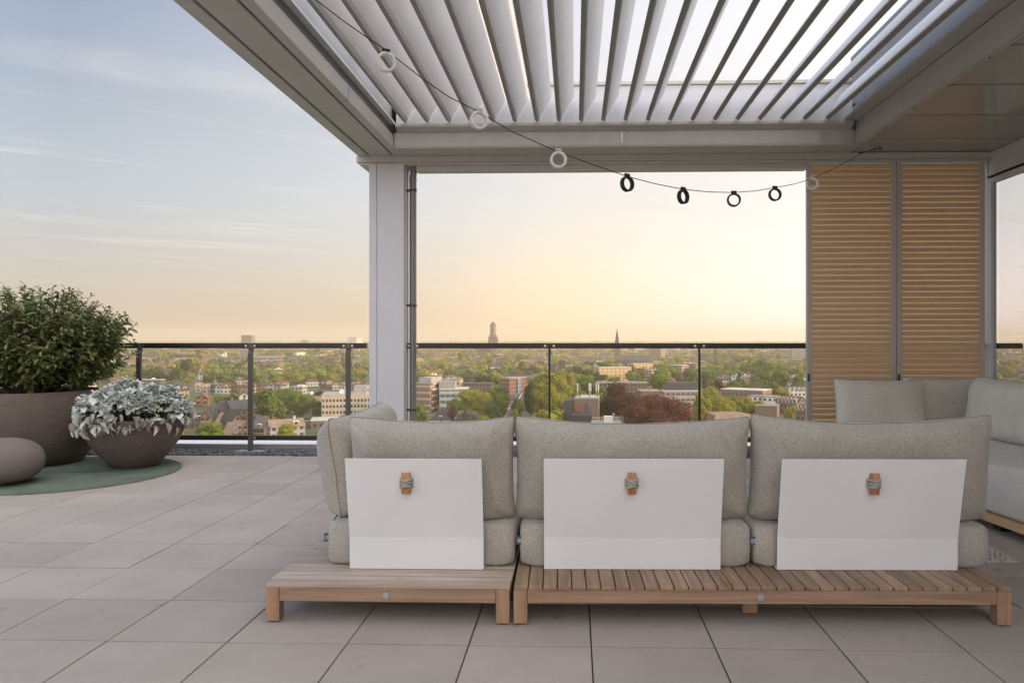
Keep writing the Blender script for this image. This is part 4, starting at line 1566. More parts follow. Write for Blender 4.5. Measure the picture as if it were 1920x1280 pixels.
def tree_mesh(species, shape, seed, nleaf, ls):
    key = (species, shape, seed, nleaf)
    if key in _tm:
        return _tm[key]
    rgt = np.random.default_rng(hash((shape, seed)) % 9973 if False else sum(map(ord, shape)) * 31 + seed * 7 + nleaf)
    rx, cz, rz = SHAPES[shape]
    # crown envelope made of clumps
    nb = 26 if nleaf > 1500 else 15
    blobs = []
    for k in range(nb):
        u = rgt.normal(size=3); u /= np.linalg.norm(u)
        t = rgt.uniform(.45, .78)
        wz = 1.0
        p = np.array([u[0] * rx * t, u[1] * rx * t, cz + u[2] * rz * t])
        if shape == 'conical':
            f_ = max(.15, 1.25 * (1 - p[2]))
            p[0] *= f_; p[1] *= f_
        if shape == 'dome':
            p[2] = max(p[2], .12)
        br = rx * rgt.uniform(.30, .46) * (.7 if shape == 'conical' else 1)
        blobs.append((p, br))
    m = MB()
    per = nleaf // nb
    for p, br in blobs:
        u = rgt.normal(size=(per, 3)); u /= np.linalg.norm(u, axis=1)[:, None]
        c = p + u * br * rgt.uniform(.72, 1.12, (per, 1)) * np.array([1, 1, .85])
        for q in range(per):
            nrm = u[q] + rgt.normal(size=3) * .55
            nrm /= np.linalg.norm(nrm)
            a = np.cross(nrm, [.3, .5, .8]); a /= np.linalg.norm(a)
            b = np.cross(nrm, a)
            s1, s2 = ls * rgt.uniform(.5, 1.2), ls * rgt.uniform(.4, .9)
            m.add([tuple(c[q] - a * s1), tuple(c[q] - b * s2), tuple(c[q] + a * s1), tuple(c[q] + b * s2)], [(0, 1, 2, 3)], 0)
        # inner mass of the clump
        q_ = ICO * br * .80 * rgt.uniform(.85, 1.1, (12, 1)) * np.array([1, 1, .85]) + p
        m.add(q_.tolist(), icf, 1)
    q_ = ICO * np.array([rx, rx, rz]) * .62 * (np.array([.6, .6, 1]) if shape == 'conical' else 1) + np.array([0, 0, cz])
    m.add(q_.tolist(), icf, 1)
    me = bpy.data.meshes.new('crown')
    me.from_pydata(m.v, [], m.f)
    me.materials.append(TLEAF[species]); me.materials.append(TCORE[species])
    me.polygons.foreach_set('material_index', m.m)
    me.update()
    _tm[key] = me
    return me


tk = MB()
tk.tube([(0, 0, 0), (.004, 0, .12), (.0, .01, .30), (.01, 0, .55)], [.028, .022, .017, .008], 7)
for a in (0.3, 2.2, 4.1):
    tk.tube([(0, 0, .24), (.10 * math.cos(a), .10 * math.sin(a), .40), (.22 * math.cos(a), .22 * math.sin(a), .56)], [.013, .009, .004], 5)
_trk = tk.build('trunk', M_trunk, smooth=180)
TRUNK = _trk.data
bpy.data.objects.remove(_trk)
_tn = [0]


def tree(label, px_, ytop, ybase, half, species='mid', shape='round', group=None, big=False, phrase=None, cat='tree', name='tree'):
    zc = dist(ybase)
    g = G(px_, ybase)
    ht = (ybase - ytop) / F * zc
    rad_ = half / F * zc * 1.1
    _tn[0] += 1
    return tree_at(label, g.x, g.y, ht, rad_, species, shape, group, big, phrase and (px_, (ytop + ybase) / 2, phrase), cat, name)


def tree_at(label, X, Y, ht, rad_, species, shape, group=None, big=False, lm=None, cat='tree', name='tree', simple=False):
    _tn[0] += 1
    seed = _tn[0] % (5 if not big else 3)
    nleaf = 5200 if big else (1500 if not simple else 700)
    ls = .023 if big else (.044 if not simple else .062)
    me = tree_mesh(species, shape, seed, nleaf, ls)
    sx = rad_ / SHAPES[shape][0] / 1.05
    th = thing(name, label, cat, (X, Y, GZ), _tn[0] * 2.4, group)
    c = bpy.data.objects.new('crown', me); COL.objects.link(c); c.parent = th
    c.scale = (sx, sx, ht)
    if not simple:
        t = bpy.data.objects.new('trunk', TRUNK); COL.objects.link(t); t.parent = th
        t.scale = (sx * .9, sx * .9, ht)
    occupy(X, Y, rad_ * .75)
    if lm:
        LM.append(lm)
    return th


# ---- towers and churches
def church_tower():
    g = G(924.5, 668.5)
    zc = dist(668.5)
    s = zc / F                       # metres per photo pixel
    rz = view_rz(g.x, g.y) + R(-8)
    th = thing('church_tower', 'tall square gothic church tower standing above the horizon, small pointed cap on top', 'church', (g.x, g.y, GZ), rz)
    st_ = mat('tower_stone', rough=.85, build=b_wall((.17, .12, .09), 3.2, 9.0, .35, .6, (.06, .05, .045)))
    z1, z2, z3 = (668.5 - 640) * s, (668.5 - 631) * s, (668.5 - 609) * s
    a, b, c = 7.6 * s, 6.6 * s, 5.3 * s
    m = MB(); m.box(-a, a, -a, a, 0, z1); m.build('lower_stage', st_, th)
    m = MB(); m.box(-b, b, -b, b, z1, z2 + 3 * s); m.build('middle_stage', st_, th)
    m = MB()
    o8 = [(c * math.cos(R(22.5 + 45 * k)) * 1.06, c * math.sin(R(22.5 + 45 * k)) * 1.06) for k in range(8)]
    m.prism(o8, z2 + 3 * s, z3, 'z'); m.build('lantern', st_, th)
    m = MB()
    vs = [(x * 1.08, y * 1.08, z3) for x, y in o8] + [(0, 0, z3 + 6.8 * s)]
    m.add(vs, [tuple(range(8))[::-1]] + [(k, (k + 1) % 8, 8) for k in range(8)])
    m.build('cap', ROOFS['dark'], th)
    for (x, y) in ((-1, -1), (1, -1), (1, 1), (-1, 1)):
        m = MB()
        X, Y = x * a * .93, y * a * .93
        m.box(X - 1.6, X + 1.6, Y - 1.6, Y + 1.6, 0, z1 + 2 * s)
        m.add([(X - 1.6, Y - 1.6, z1 + 2 * s), (X + 1.6, Y - 1.6, z1 + 2 * s), (X + 1.6, Y + 1.6, z1 + 2 * s), (X - 1.6, Y + 1.6, z1 + 2 * s), (X, Y, z1 + 10 * s)], [(0, 1, 4), (1, 2, 4), (2, 3, 4), (3, 0, 4)])
        m.build('pinnacle', st_, th)
    m = MB().box(-34 * s, -a - .1, -6 * s, 6 * s, 0, 11 * s); m.build('nave', st_, th)
    m = MB().prism([(-6.6 * s, 11 * s), (6.6 * s, 11 * s), (0, 19 * s)], -34.5 * s, -a - .12, 'x'); m.build('nave_roof', ROOFS['slate'], th)
    occupy(g.x, g.y, 30); occupy(g.x - 40, g.y, 30)
    LM.append((924, 650, 'the tall church tower'))


church_tower()


def spire_church(label, xs, ytip, yt, ybase, wpx, nave0, nave1, ynave, phrase):
    g = G(xs, ybase)
    s = dist(ybase) / F
    rz = view_rz(g.x, g.y)
    th = thing('spire_church', label, 'church', (g.x, g.y, GZ), rz)
    st_ = mat('church_stone', rough=.85, build=b_wall((.15, .105, .08), 4.0, 8.0, .3, .55, (.05, .045, .04)))
    h_ = wpx / 2 * s
    zt_ = (ybase - yt) * s
    MB().box(-h_, h_, -h_, h_, 0, zt_).build('tower', st_, th)
    m = MB()
    o8 = [(h_ * .98 * math.cos(R(22.5 + 45 * k)), h_ * .98 * math.sin(R(22.5 + 45 * k))) for k in range(8)]
    m.add([(x, y, zt_) for x, y in o8] + [(0, 0, (ybase - ytip) * s)], [tuple(range(8))[::-1]] + [(k, (k + 1) % 8, 8) for k in range(8)])
    m.build('spire', ROOFS['slate'], th)
    for k in range(4):
        X, Y = (h_ * .85 * (1 if k % 2 else -1)), (h_ * .85 * (1 if k > 1 else -1))
        m = MB().add([(X - h_ * .2, Y - h_ * .2, zt_), (X + h_ * .2, Y - h_ * .2, zt_), (X + h_ * .2, Y + h_ * .2, zt_), (X - h_ * .2, Y + h_ * .2, zt_), (X, Y, zt_ + h_ * 1.4)], [(0, 1, 4), (1, 2, 4), (2, 3, 4), (3, 0, 4)])
        m.build('pinnacle', st_, th)
    a, b = (nave0 - xs) * s, (nave1 - xs) * s
    hn = (ybase - ynave) * s
    MB().box(a, b, -8, 8, 0, hn * .52).build('nave', st_, th)
    MB().prism([(-8.6, hn * .52), (8.6, hn * .52), (0, hn)], a, b, 'x').build('nave_roof', ROOFS['slate'], th)
    occupy(g.x, g.y, 18)
    occupy(g.x + (a + b) / 2, g.y, abs(b - a) * .45)
    LM.append((xs, (yt + ybase) / 2, phrase))


spire_church('dark brick church with a needle spire rising above the railing', 1157, 613, 650, 692, 11, 1163, 1220, 666, 'the needle-spired church')
spire_church('small dark church with a short spire seen through the rightmost railing pane', 1341.5, 647, 664, 683, 7, 1285, 1338, 669, 'the short-spired church')

HR = mat('wall_highrise', rough=.7, build=b_wall((.24, .20, .17), 3.4, 3.0, .6, .5, (.09, .085, .08), var=.03))
bld('high_rise', 'brown slab high-rise standing above the horizon in the left view', 'tower block', 453, 471, 628, 684, 22, rot=-14, wall='brown', wallmat=HR, phrase='the brown high-rise')
bld('high_rise', 'grey banded high-rise half hidden by the left shutter frame', 'tower block', 1486, 1530, 650, 684, 22, rot=8, wallmat=mat('wall_banded', rough=.7, build=b_wall((.40, .37, .33), 400, 3.1, 1.0, .45, (.16, .15, .14), var=.03)), phrase='the banded high-rise')
bld('high_rise', 'grey high-rise with window rows right of the needle-spired church', 'tower block', 1217, 1239, 650, 686, 22, rot=-20, wallmat=HR, phrase='the grey high-rise')
bld('high_rise', 'white and pink high-rise on the horizon left of the column', 'tower block', 653, 668, 632, 652, 60, rot=-25, wall='white', phrase='the pale horizon high-rise')
bld('high_rise', 'tiny dark high-rise on the horizon between the railing posts', 'tower block', 565, 575, 637.5, 650, 50, rot=-10, wall='brown', phrase='the tiny horizon high-rise')
q = G(423, 684)
s_ = dist(684) / F
ck = thing('factory_chimney', 'slender white chimney stack rising from the roofs in the left view', 'chimney', (q.x, q.y, GZ))
MB().tube([(0, 0, 0), (0, 0, (684 - 659) * s_)], [2.0, 1.5], 14).build('stack', WALLS['white_plain'], ck, smooth=50)
MB().box(-6, 6, -5, 5, 0, 6).build('boiler_house', WALLS['cream'], ck)
LM.append((423, 672, 'the white chimney'))

# ---- hand-placed buildings
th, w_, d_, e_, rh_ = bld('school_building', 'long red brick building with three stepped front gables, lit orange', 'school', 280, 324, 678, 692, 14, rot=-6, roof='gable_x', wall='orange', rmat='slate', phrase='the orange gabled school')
for fx in (-.40, .02, .42):
    m = MB().prism([(fx * w_ - 5, 0), (fx * w_ + 5, 0), (fx * w_ + 5, e_ + 1), (fx * w_, e_ + rh_ + 2.5), (fx * w_ - 5, e_ + 1)], -d_ / 2 - 1.2, -d_ / 2 + 4, 'y')
    m.build('gable_front', WALLS['orange'], th)
bld('office_block', 'low orange lit office block with two rows of square windows', 'office', 490, 533, 675, 688, 16, rot=-8, wall='pink', rmat='pale', windows=(2, 12, 1.6, 1.7, 2.5, 3.4), phrase='the low orange office')
bld('office_block', 'grey block with a rooftop plant room behind the low orange office', 'office', 476, 534, 667, 684, 18, rot=-4, wall='grey', phrase='the grey rooftop office')
th, w_, d_, e_, rh_ = bld('beige_office', 'beige office block with three rows of dark square windows left of the column', 'office', 605, 700, 739, 792, 22, rot=-3, wall='cream_plain', rmat='pale', windows=(4, 15, .95, 1.4, 1.6, 2.9), phrase='the beige office')
MB().box(w_ * .10, w_ * .34, -5, 6, e_ + .52, e_ + 4.2).build('plant_room', WALLS['grey_plain'], th)
MB().box(-w_ * .18, -w_ * .10, -4, 1, e_ + .52, e_ + 2.2).build('roof_vent', M_trim, th)
bld('flat_annex', 'low flat-roofed annex with pale roof in front of the beige office', 'annex', 585, 690, 786, 803, 14, rot=-2, wall='brown', rmat='pale')
bld('gabled_house', 'white gabled house with one dark window beside the second railing post', 'house', 447, 470, 736, 757, 12, rot=-10, roof='gable_y', wall='white_plain', rmat='dark', windows=(1, 1, 1.6, 2.2, 3.4, 3), phrase='the white gabled house')
bld('brick_house', 'red brick house with white windows and steep front gable below the rooftops', 'house', 367, 389, 738, 762, 10, rot=-8, roof='gable_y', wall='brick_plain', rmat='red', windows=(2, 2, 1.6, 1.6, 1.4, 3), phrase='the steep red brick house', chim=1)
bld('brick_row', 'brick row with white dormers and a gabled end above the railing foot', 'house row', 334, 378, 776, 806, 11, rot=-6, roof='gable_x', wall='brick_plain', rmat='slate', windows=(2, 6, .9, 1.4, 1.2, 2.9), dorm=3, phrase='the dormered brick row', trim=True)
bld('brick_house', 'brick house with a broad white-edged gable at the end of the dormered row', 'house', 376, 393, 770, 806, 12, rot=-12, roof='gable_y', wall='brick_plain', rmat='slate', windows=(2, 2, 1.3, 1.5, 1.2, 2.9))
bld('brick_hall', 'large dark brick hall with slate roof and skylights beside the second post', 'hall', 404, 440, 753, 790, 16, rot=-18, roof='gable_x', wall='brown', rmat='slate', phrase='the dark brick hall', chim=1)
bld('brick_hall', 'dark brick hall wing with ridge turned to the post', 'hall', 436, 480, 752, 790, 18, rot=14, roof='gable_x', wall='brown', rmat='slate', chim=2)
for k, (a, b, yt_, yb_, rt, lab) in enumerate(((403, 434, 776, 803, -32, 'brick house with tan roof and three bright skylights'), (434, 458, 773, 804, 28, 'brick house with dark roof and a white dormer'), (418, 446, 794, 822, -25, 'tan-roofed brick house lowest in the view, left of the post'),
                                              (446, 474, 790, 822, 24, 'brick house with steep tan roof just left of the post'), (474, 494, 782, 816, -20, 'brick house with white dormer windows right of the post'))):
    bld('brick_house', lab, 'house', a, b, yt_, yb_, 11, rot=rt, roof='gable_x' if k % 2 == 0 else 'gable_y', wall='brick_plain', rmat='tan' if k in (0, 2, 3) else 'dark', windows=(2, 3, 1.1, 1.4, 1.1, 2.8), dorm=1 if k in (1, 4) else 0, rh=5)
for k in range(5):
    a = 577 + k * 11
    bld('zigzag_house', ['leftmost', 'second', 'middle', 'fourth', 'rightmost'][k] + ' of the five zigzag-gabled brick houses in the left view', 'house', a, a + 10.5, 698, 713, 12, rot=-5, roof='gable_y', wall='brown', rmat='dark', group='zigzag-gabled houses', phrase='the zigzag-gabled houses' if k == 2 else None)
bld('red_roof_house', 'broad house with a red hipped roof right of the round green tree', 'house', 572, 597, 710, 724, 14, roof='hip', wall='white', rmat='red', phrase='the red hipped roof')
rr_ = random.Random(12)
ordn = ['first', 'second', 'third', 'fourth', 'fifth', 'sixth', 'seventh', 'eighth', 'ninth', 'tenth']
for nm_r, xa, xb, yt_, yb_ in (('between silver plant and second post', 366, 464, 719, 737), ('right of the second post', 480, 528, 716, 733), ('behind the beige office', 600, 690, 716, 731), ('under the white chimney', 388, 460, 706, 720)):
    x, k = xa, 0
    while x < xb and k < 10:
        wd_ = rr_.uniform(9, 15)
        wl_ = rr_.choice(['white', 'white', 'brown', 'grey', 'brick', 'cream'])
        rm_ = rr_.choice(['slate', 'slate', 'dark', 'red', 'tan'])
        kd_ = rr_.choice(['gable_y', 'gable_x', 'gable_x', 'hip'])
        bld('street_house', f'{ordn[k]} from left, {wl_}-walled house, row {nm_r}', 'house', x, x + wd_, yt_ + rr_.uniform(-1.5, 2.5), yb_ + rr_.uniform(-1.5, 1.5), 8.5, rot=rr_.uniform(-16, 6), roof=kd_, wall=wl_, rmat=rm_, chim=1, dorm=1 if kd_ == 'gable_x' else 0, group='street houses ' + nm_r,
            phrase={'b': 'the houses by the post', 'r': 'the row past the post', 'u': 'the chimney street'}[nm_r[0]] if k == 3 and 'beige' not in nm_r else None)
        x += wd_ + rr_.choice([.3, .3, 4])
        k += 1
# centre
th, w_, d_, e_, rh_ = bld('apartment_slab', 'brown brick apartment slab with pale bands and lit balcony bays', 'apartment block', 776, 806, 718, 772, 26, rot=-24, wall='brick', wallmat=mat('wall_slab', rough=.8, build=b_wall((.20, .125, .095), 400, 3.6, 0, .62, band=(.38, .31, .25), var=0)), phrase='the brown apartment slab')
for k in range(5):
    for j in range(4):
        MB().box(w_ / 2 + .01, w_ / 2 + 1.3, -d_ / 2 + 1 + j * 6.2, -d_ / 2 + 6.4 + j * 6.2, 1.5 + k * 3.5, 2.7 + k * 3.5).build('balcony', WALLS['cream_plain'], th)
MB().box(-w_ * .4, w_ * .35, -d_ * .3, d_ * .3, e_ + .52, e_ + 3.4).build('plant_room', WALLS['grey_plain'], th)
th, w_, d_, e_, rh_ = bld('glazed_office', 'white and teal office with glazed window bands behind the yellow tree', 'office', 824, 876, 729, 772, 20, rot=-4, wallmat=mat('wall_glazed', rough=.4, build=b_wall((.38, .41, .40), 3.0, 3.6, .9, .48, (.08, .11, .11), var=0)), rmat='pale', phrase='the glazed office')
MB().box(-w_ * .55, w_ * .04, -4, 8, e_ + .52, e_ + 4.2).build('plant_room', WALLS['grey_plain'], th)
bld('flat_block', 'long block with a tan flat roof behind the glazed office', 'office', 786, 862, 711, 737, 16, rot=-10, wall='cream', rmat='tan')
bld('flat_block', 'dark flat-roofed block with roof vents left of the round trees', 'office', 866, 922, 719, 741, 18, rot=-10, wall='brown', rmat='dark', phrase='the dark flat block')
th, w_, d_, e_, rh_ = bld('white_villa', 'white villa with grey hipped roof and a rounded dormer below the glazed office', 'villa', 806, 844, 768, 802, 14, rot=-12, roof='hip', rh=5.0, wall='white_plain', rmat='slate', windows=(2, 4, 1.2, 1.9, .8, 3.2), dorm=1, chim=2, phrase='the white villa', trim=True)
bld('brick_apartments', 'dark brick corner apartments with white-banded lit side at the road end', 'apartment block', 936, 955, 708, 739, 24, rot=-34, wall='brick', phrase='the corner apartments')
bld('blue_fronted_block', 'narrow block with a bright blue front panel beside the corner apartments', 'block', 966, 971, 710, 738, 16, rot=-20, wallmat=mat('wall_blue', rough=.6, build=b_wall((.15, .21, .36), 4, 3, .3, .4, var=0)), rmat='pale')
for k in range(6):
    a = 973 + k * 8
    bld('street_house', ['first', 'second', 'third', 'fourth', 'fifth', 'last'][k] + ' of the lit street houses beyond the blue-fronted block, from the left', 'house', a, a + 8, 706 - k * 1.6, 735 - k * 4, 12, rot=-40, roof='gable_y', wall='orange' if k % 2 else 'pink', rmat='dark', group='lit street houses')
for k in range(4):
    a = 934 + k * 17
    bld('mansard_row', ['leftmost', 'second', 'third', 'rightmost'][k] + ' dark mansard-roofed block across the middle pane', 'house row', a, a + 16.6, 696, 716, 12, rot=-4, roof='mansard', rh=5, wall='brown', rmat='dark', dorm=3, chim=1, group='mansard blocks')
# antenna building
th, w_, d_, e_, rh_ = bld('antenna_block', 'brick block with slate slopes, rooftop plant and white mobile antennas', 'block', 1077, 1122, 746, 812, 16, rot=-3, wall='brown_plain', rmat='flat', phrase='the antenna block')
MB().prism([(-w_ / 2 - 9, 0), (-w_ / 2 - .01, 0), (-w_ / 2 - .01, e_ - .3), (-w_ / 2 - 4.5, e_ - .8), (-w_ / 2 - 8.3, e_ - 7.5), (-w_ / 2 - 9, e_ - 7.5)], -d_ / 2 - 1, d_ / 2, 'y').build('slate_wing', ROOFS['slate'], th)
MB().prism([(-w_ / 2 - 3, 0), (w_ * .34, 0), (w_ * .34, e_ - 8), (w_ * .26, e_ - 6.2), (-w_ / 2 - 1, e_ - 6.2), (-w_ / 2 - 3, e_ - 13)], -d_ / 2 - 9, -d_ / 2 - 1.02, 'y').build('slate_front', ROOFS['slate'], th)
MB().box(-w_ * .46, -w_ * .2, -d_ / 2 - 1.5, -d_ / 2 - 1.03, e_ - 5.4, e_ - 2.3).build('red_panel', mat('red_panel', (.22, .09, .075), .7), th)
MB().box(-w_ * .06, w_ * .08, -d_ / 2 - .4, -d_ / 2 - .01, e_ - 5.6, e_ - 1.6).build('blue_window', mat('blue_window', (.07, .085, .14), .3), th)
for X in (-w_ * .42, w_ * .08, w_ * .14, w_ * .38, w_ * .47):
    m = MB(); m.tube([(X, 0, e_ + .5), (X, 0, e_ + 4)], .09, 8); m.tube([(X, 0, e_ + 3.2), (X, 0, e_ + 6.6)], .26, 8)
    m.build('antenna', M_trim, th, smooth=50)
for X in (-w_ * .2, -w_ * .1, 0, w_ * .2, w_ * .3):
    MB().box(X - .4, X + .4, -3, -2, e_ + .52, e_ + 1.5).build('roof_unit', M_trim, th)
th, w_, d_, e_, rh_ = bld('roof_terrace_house', 'flat roof with pale terrace railings and a rooftop box just above the middle cushion', 'block', 1112, 1168, 795, 830, 15, rot=4, wall='brown', rmat='flat')
rt_ = MB()
for X in np.linspace(-w_ / 2 + .5, w_ / 2 - .5, 12):
    rt_.box(X - .06, X + .06, d_ / 2 - .3, d_ / 2 - .2, e_ + .5, e_ + 1.6)
rt_.box(-w_ / 2 + .4, w_ / 2 - .4, d_ / 2 - .32, d_ / 2 - .18, e_ + 1.6, e_ + 1.75)
rt_.build('terrace_railing', M_trim, th)
MB().box(-1.2, 2.4, -2, 2, e_ + .52, e_ + 3.0).build('rooftop_box', M_trim, th)
bld('flat_block', 'dark flat block behind the copper beeches', 'office', 1114, 1212, 717, 741, 16, rot=-3, wall='brown', rmat='flat')
bld('flat_block', 'low flat pale-roofed pavilion between the two copper beeches', 'pavilion', 1203, 1240, 733, 756, 20, rot=10, wall='brown', rmat='tan')
# orange apartments
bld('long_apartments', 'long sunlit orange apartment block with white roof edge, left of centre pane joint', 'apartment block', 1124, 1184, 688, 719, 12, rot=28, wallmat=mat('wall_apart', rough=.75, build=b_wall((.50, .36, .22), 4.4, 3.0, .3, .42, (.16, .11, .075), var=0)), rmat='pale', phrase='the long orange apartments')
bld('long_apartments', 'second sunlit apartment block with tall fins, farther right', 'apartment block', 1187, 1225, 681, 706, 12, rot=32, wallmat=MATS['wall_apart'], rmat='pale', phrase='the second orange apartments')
for k, (a, b, yt_, yb_) in enumerate(((1206, 1222, 693, 716), (1256, 1278, 684, 704), (1462, 1486, 655, 676))):
    bld('balcony_block', ['white-balconied block left of the round green tree', 'pink balconied block right of the round green tree', 'orange block against the banded high-rise'][k], 'apartment block', a, b, yt_, yb_, 16, rot=-28, wall='pink', rmat='pale')
bld('long_office', 'long low grey office with a window band right of the copper beeches', 'office', 1246, 1316, 734, 766, 14, rot=12, wallmat=mat('wall_longoffice', rough=.7, build=b_wall((.42, .38, .32), 3, 3.4, .85, .42, (.12, .11, .10), var=0)), rmat='flat', phrase='the long grey office')
bld('dark_roofed_hall', 'dark hall with pale roof edge behind the long grey office', 'hall', 1246, 1312, 717, 742, 16, rot=2, roof='mansard', rh=6, wall='grey', rmat='slate')
th, w_, d_, e_, rh_ = bld('slate_row', 'slate-roofed row with a line of bright skylights right of the front copper beech', 'house row', 1258, 1306, 758, 806, 12, rot=30, roof='gable_x', rh=6.5, wall='grey', rmat='slate', phrase='the skylit slate row')
for k in range(9):
    X = -w_ / 2 + w_ * (k + .5) / 9
    yy, zz = -d_ / 2 * .45, e_ + rh_ * .55
    a_ = math.atan2(rh_, d_ / 2)
    m = MB().box(-.5, .5, -.9, .9, .28, .36)
    o = m.build('skylight', M_trim, th)
    o.location = (X, yy, zz); o.rotation_euler = (a_, 0, 0)
th, w_, d_, e_, rh_ = bld('tan_roofed_block', 'block with tan roof and slate skylight slope just above the right cushion', 'block', 1338, 1420, 778, 818, 20, rot=26, roof='mansard', rh=6, wall='cream', rmat='tan', phrase='the tan-roofed block')
for k in range(6):
    X = -w_ / 2 + w_ * (k + .7) / 8
    o = MB().box(-.5, .5, -.7, .7, .1, .2).build('skylight', M_trim, th)
    o.location = (X, -d_ / 2 + .9, e_ + 2.6); o.rotation_euler = (R(70), 0, 0)
bld('white_roofed_school', 'brick school with bright white flat roof and tall windows in the right pane', 'school', 1352, 1428, 730, 762, 16, rot=-22, wall='brick', rmat='pale', phrase='the white-roofed school')
bld('white_house', 'white block with grey stair strip right of the white-roofed school', 'house', 1404, 1428, 742, 772, 10, rot=-8, wall='white', rmat='flat')
bld('white_house', 'white block with tall dark window next to the sawtooth gables', 'house', 1430, 1457, 743, 774, 10, rot=-8, wall='white', rmat='flat', phrase='the white blocks')
bld('brick_annex', 'low brown brick annex with flat tan roof below the white blocks', 'annex', 1416, 1456, 760, 796, 12, rot=-6, wall='brown_plain', rmat='tan')
def gable_row(name, label, x0, x1, ytop, ybase, n, rot, wall, phrase, gh):
    th, w_, d_, e_, rh_ = bld(name, label, 'house row', x0, x1, ytop, ybase, 9, rot=rot, roof='gable_x', rh=gh, wall=wall, rmat='dark', phrase=phrase)
    g_ = w_ / n
    for k in range(n):
        X = -w_ / 2 + g_ * (k + .5)
        o = MB().prism([(X - g_ / 2 + .05, 0), (X + g_ / 2 - .05, 0), (X + g_ / 2 - .05, e_), (X, e_ + gh * .9), (X - g_ / 2 + .05, e_)], -d_ / 2 - .6, -d_ / 2 + 2.4, 'y').build('gable_front', WALLS[wall], th)
        v = MB()
        for sx in (-1, 1):
            v.prism([(X + sx * g_ / 2, e_ - .1), (X + sx * g_ / 2, e_ + .35), (X, e_ + gh * .9 + .4), (X, e_ + gh * .9)], -d_ / 2 - .75, -d_ / 2 - .61, 'y')
        v.build('verge_board', M_trim, o)


gable_row('sawtooth_row', 'brick row with a sawtooth line of white-edged gables above the right cushion', 1455, 1494, 743, 776, 6, -36, 'brown', 'the sawtooth gables', 3.6)
gable_row('sawtooth_row', 'lower short sawtooth-gabled row cut by the shutter frame', 1493, 1520, 759, 790, 4, -30, 'brown', None, 3.2)
gable_row('white_gable_row', 'row of white gables turned to the left, beside the shutter frame', 1478, 1520, 725, 752, 5, 24, 'white', 'the white gable row', 3.8)

# ---- road with cars
rp = [G(*p) for p in ((944, 830), (953, 800), (962, 775), (969, 757), (975, 744), (981, 733), (990, 722), (1006, 707))]
rv, rf_, lnv = [], [], MB()
for i, p in enumerate(rp):
    d = (rp[min(i + 1, len(rp) - 1)] - rp[max(i - 1, 0)]).normalized()
    n = Vector((-d.y, d.x, 0))
    rv += [tuple(p + n * 8 + Vector((0, 0, .05))), tuple(p - n * 8 + Vector((0, 0, .05)))]
rd = MB().add(rv, [(2 * i, 2 * i + 1, 2 * i + 3, 2 * i + 2) for i in range(len(rp) - 1)])
o = rd.build('main_road', mat('asphalt', (.055, .053, .052), .9, noise=(.3, .15)))
tag(o, kind='structure')
for i in range(len(rp) - 1):
    L_ = (rp[i + 1] - rp[i]).length
    d = (rp[i + 1] - rp[i]).normalized()
    n = Vector((-d.y, d.x, 0))
    t = 0
    while t < L_ - 4:
        for off in (-3.5, 3.5):
            c = rp[i] + d * t + n * off + Vector((0, 0, .056))
            lnv.add([tuple(c - n * .15), tuple(c + n * .15), tuple(c + n * .15 + d * 3), tuple(c - n * .15 + d * 3)], [(0, 1, 2, 3)])
        t += 7
    c = rp[i] + Vector((0, 0, .056))
    lnv.add([tuple(c - n * .3), tuple(c + n * .3), tuple(c + n * .3 + d * L_), tuple(c - n * .3 + d * L_)], [(0, 1, 2, 3)])
o = lnv.build('road_markings', M_trim)
tag(o, kind='structure')
for i in range(len(rp) - 1):
    for t in np.linspace(0, 1, 6):
        p = rp[i].lerp(rp[i + 1], t)
        occupy(p.x, p.y, 9)


def car(label, g, rz, col, group):
    th = thing('parked_car' if 'parked' in label else 'moving_car', label, 'car', (g.x, g.y, GZ + .06), rz, group)
    pb = [(-2.1, .3), (-2.15, .75), (-1.9, .9), (1.0, .95), (2.0, .8), (2.15, .55), (2.1, .3)]
    MB().prism(pb, -.88, .88, 'y').build('body', mat('car_paint_' + str(col), col, .35, spec=.6), th, bevel=.06)
    MB().prism([(-1.75, .9), (-1.3, 1.45), (.25, 1.47), (1.0, .93)], -.76, .76, 'y').build('cabin_glass', M_win, th, bevel=.05)
    for X in (-1.35, 1.35):
        for Y in (-.82, .82):
            MB().tube([(X, Y - .1, .32), (X, Y + .1, .32)], .32, 14).build('wheel', M_dark_rub, th)


def along(t):
    k = min(int(t), len(rp) - 2)
    p = rp[k].lerp(rp[k + 1], t - k)
    d = (rp[k + 1] - rp[k]).normalized()
    return p, d


for k, (t, off, col, lab) in enumerate(((1.3, 3, (.5, .5, .5), 'silver car nearest on the tree-lined main road'), (1.9, -3.2, (.03, .03, .035), 'black car on the tree-lined main road'), (2.4, 3.4, (.6, .58, .55), 'white car in the middle of the main road'), (3.1, -3, (.2, .04, .03), 'red car on the main road'), (3.6, 3.2, (.08, .1, .14), 'dark blue car far along the main road'))):
    p, d = along(t)
    n = Vector((-d.y, d.x, 0))
    car(lab, p + n * off, math.atan2(d.y, d.x), col, 'cars on the main road')
lot = [(548, 794), (556, 796), (564, 797.5), (572, 799), (553, 787), (561, 788), (569, 789.5), (577, 791)]
pk = MB().add([tuple(G(*p) + Vector((0, 0, .04))) for p in ((540, 800), (590, 808), (596, 784), (546, 780))], [(0, 1, 2, 3)]).build('parking_lot', MATS['asphalt'], fix=False)
tag(pk, kind='structure')
nm_ = ['white', 'dark grey', 'silver', 'black', 'blue', 'pale grey', 'red', 'cream']
cl_ = [(.6, .6, .6), (.08, .08, .08), (.4, .4, .4), (.02, .02, .02), (.05, .09, .2), (.5, .5, .48), (.2, .03, .03), (.5, .45, .35)]
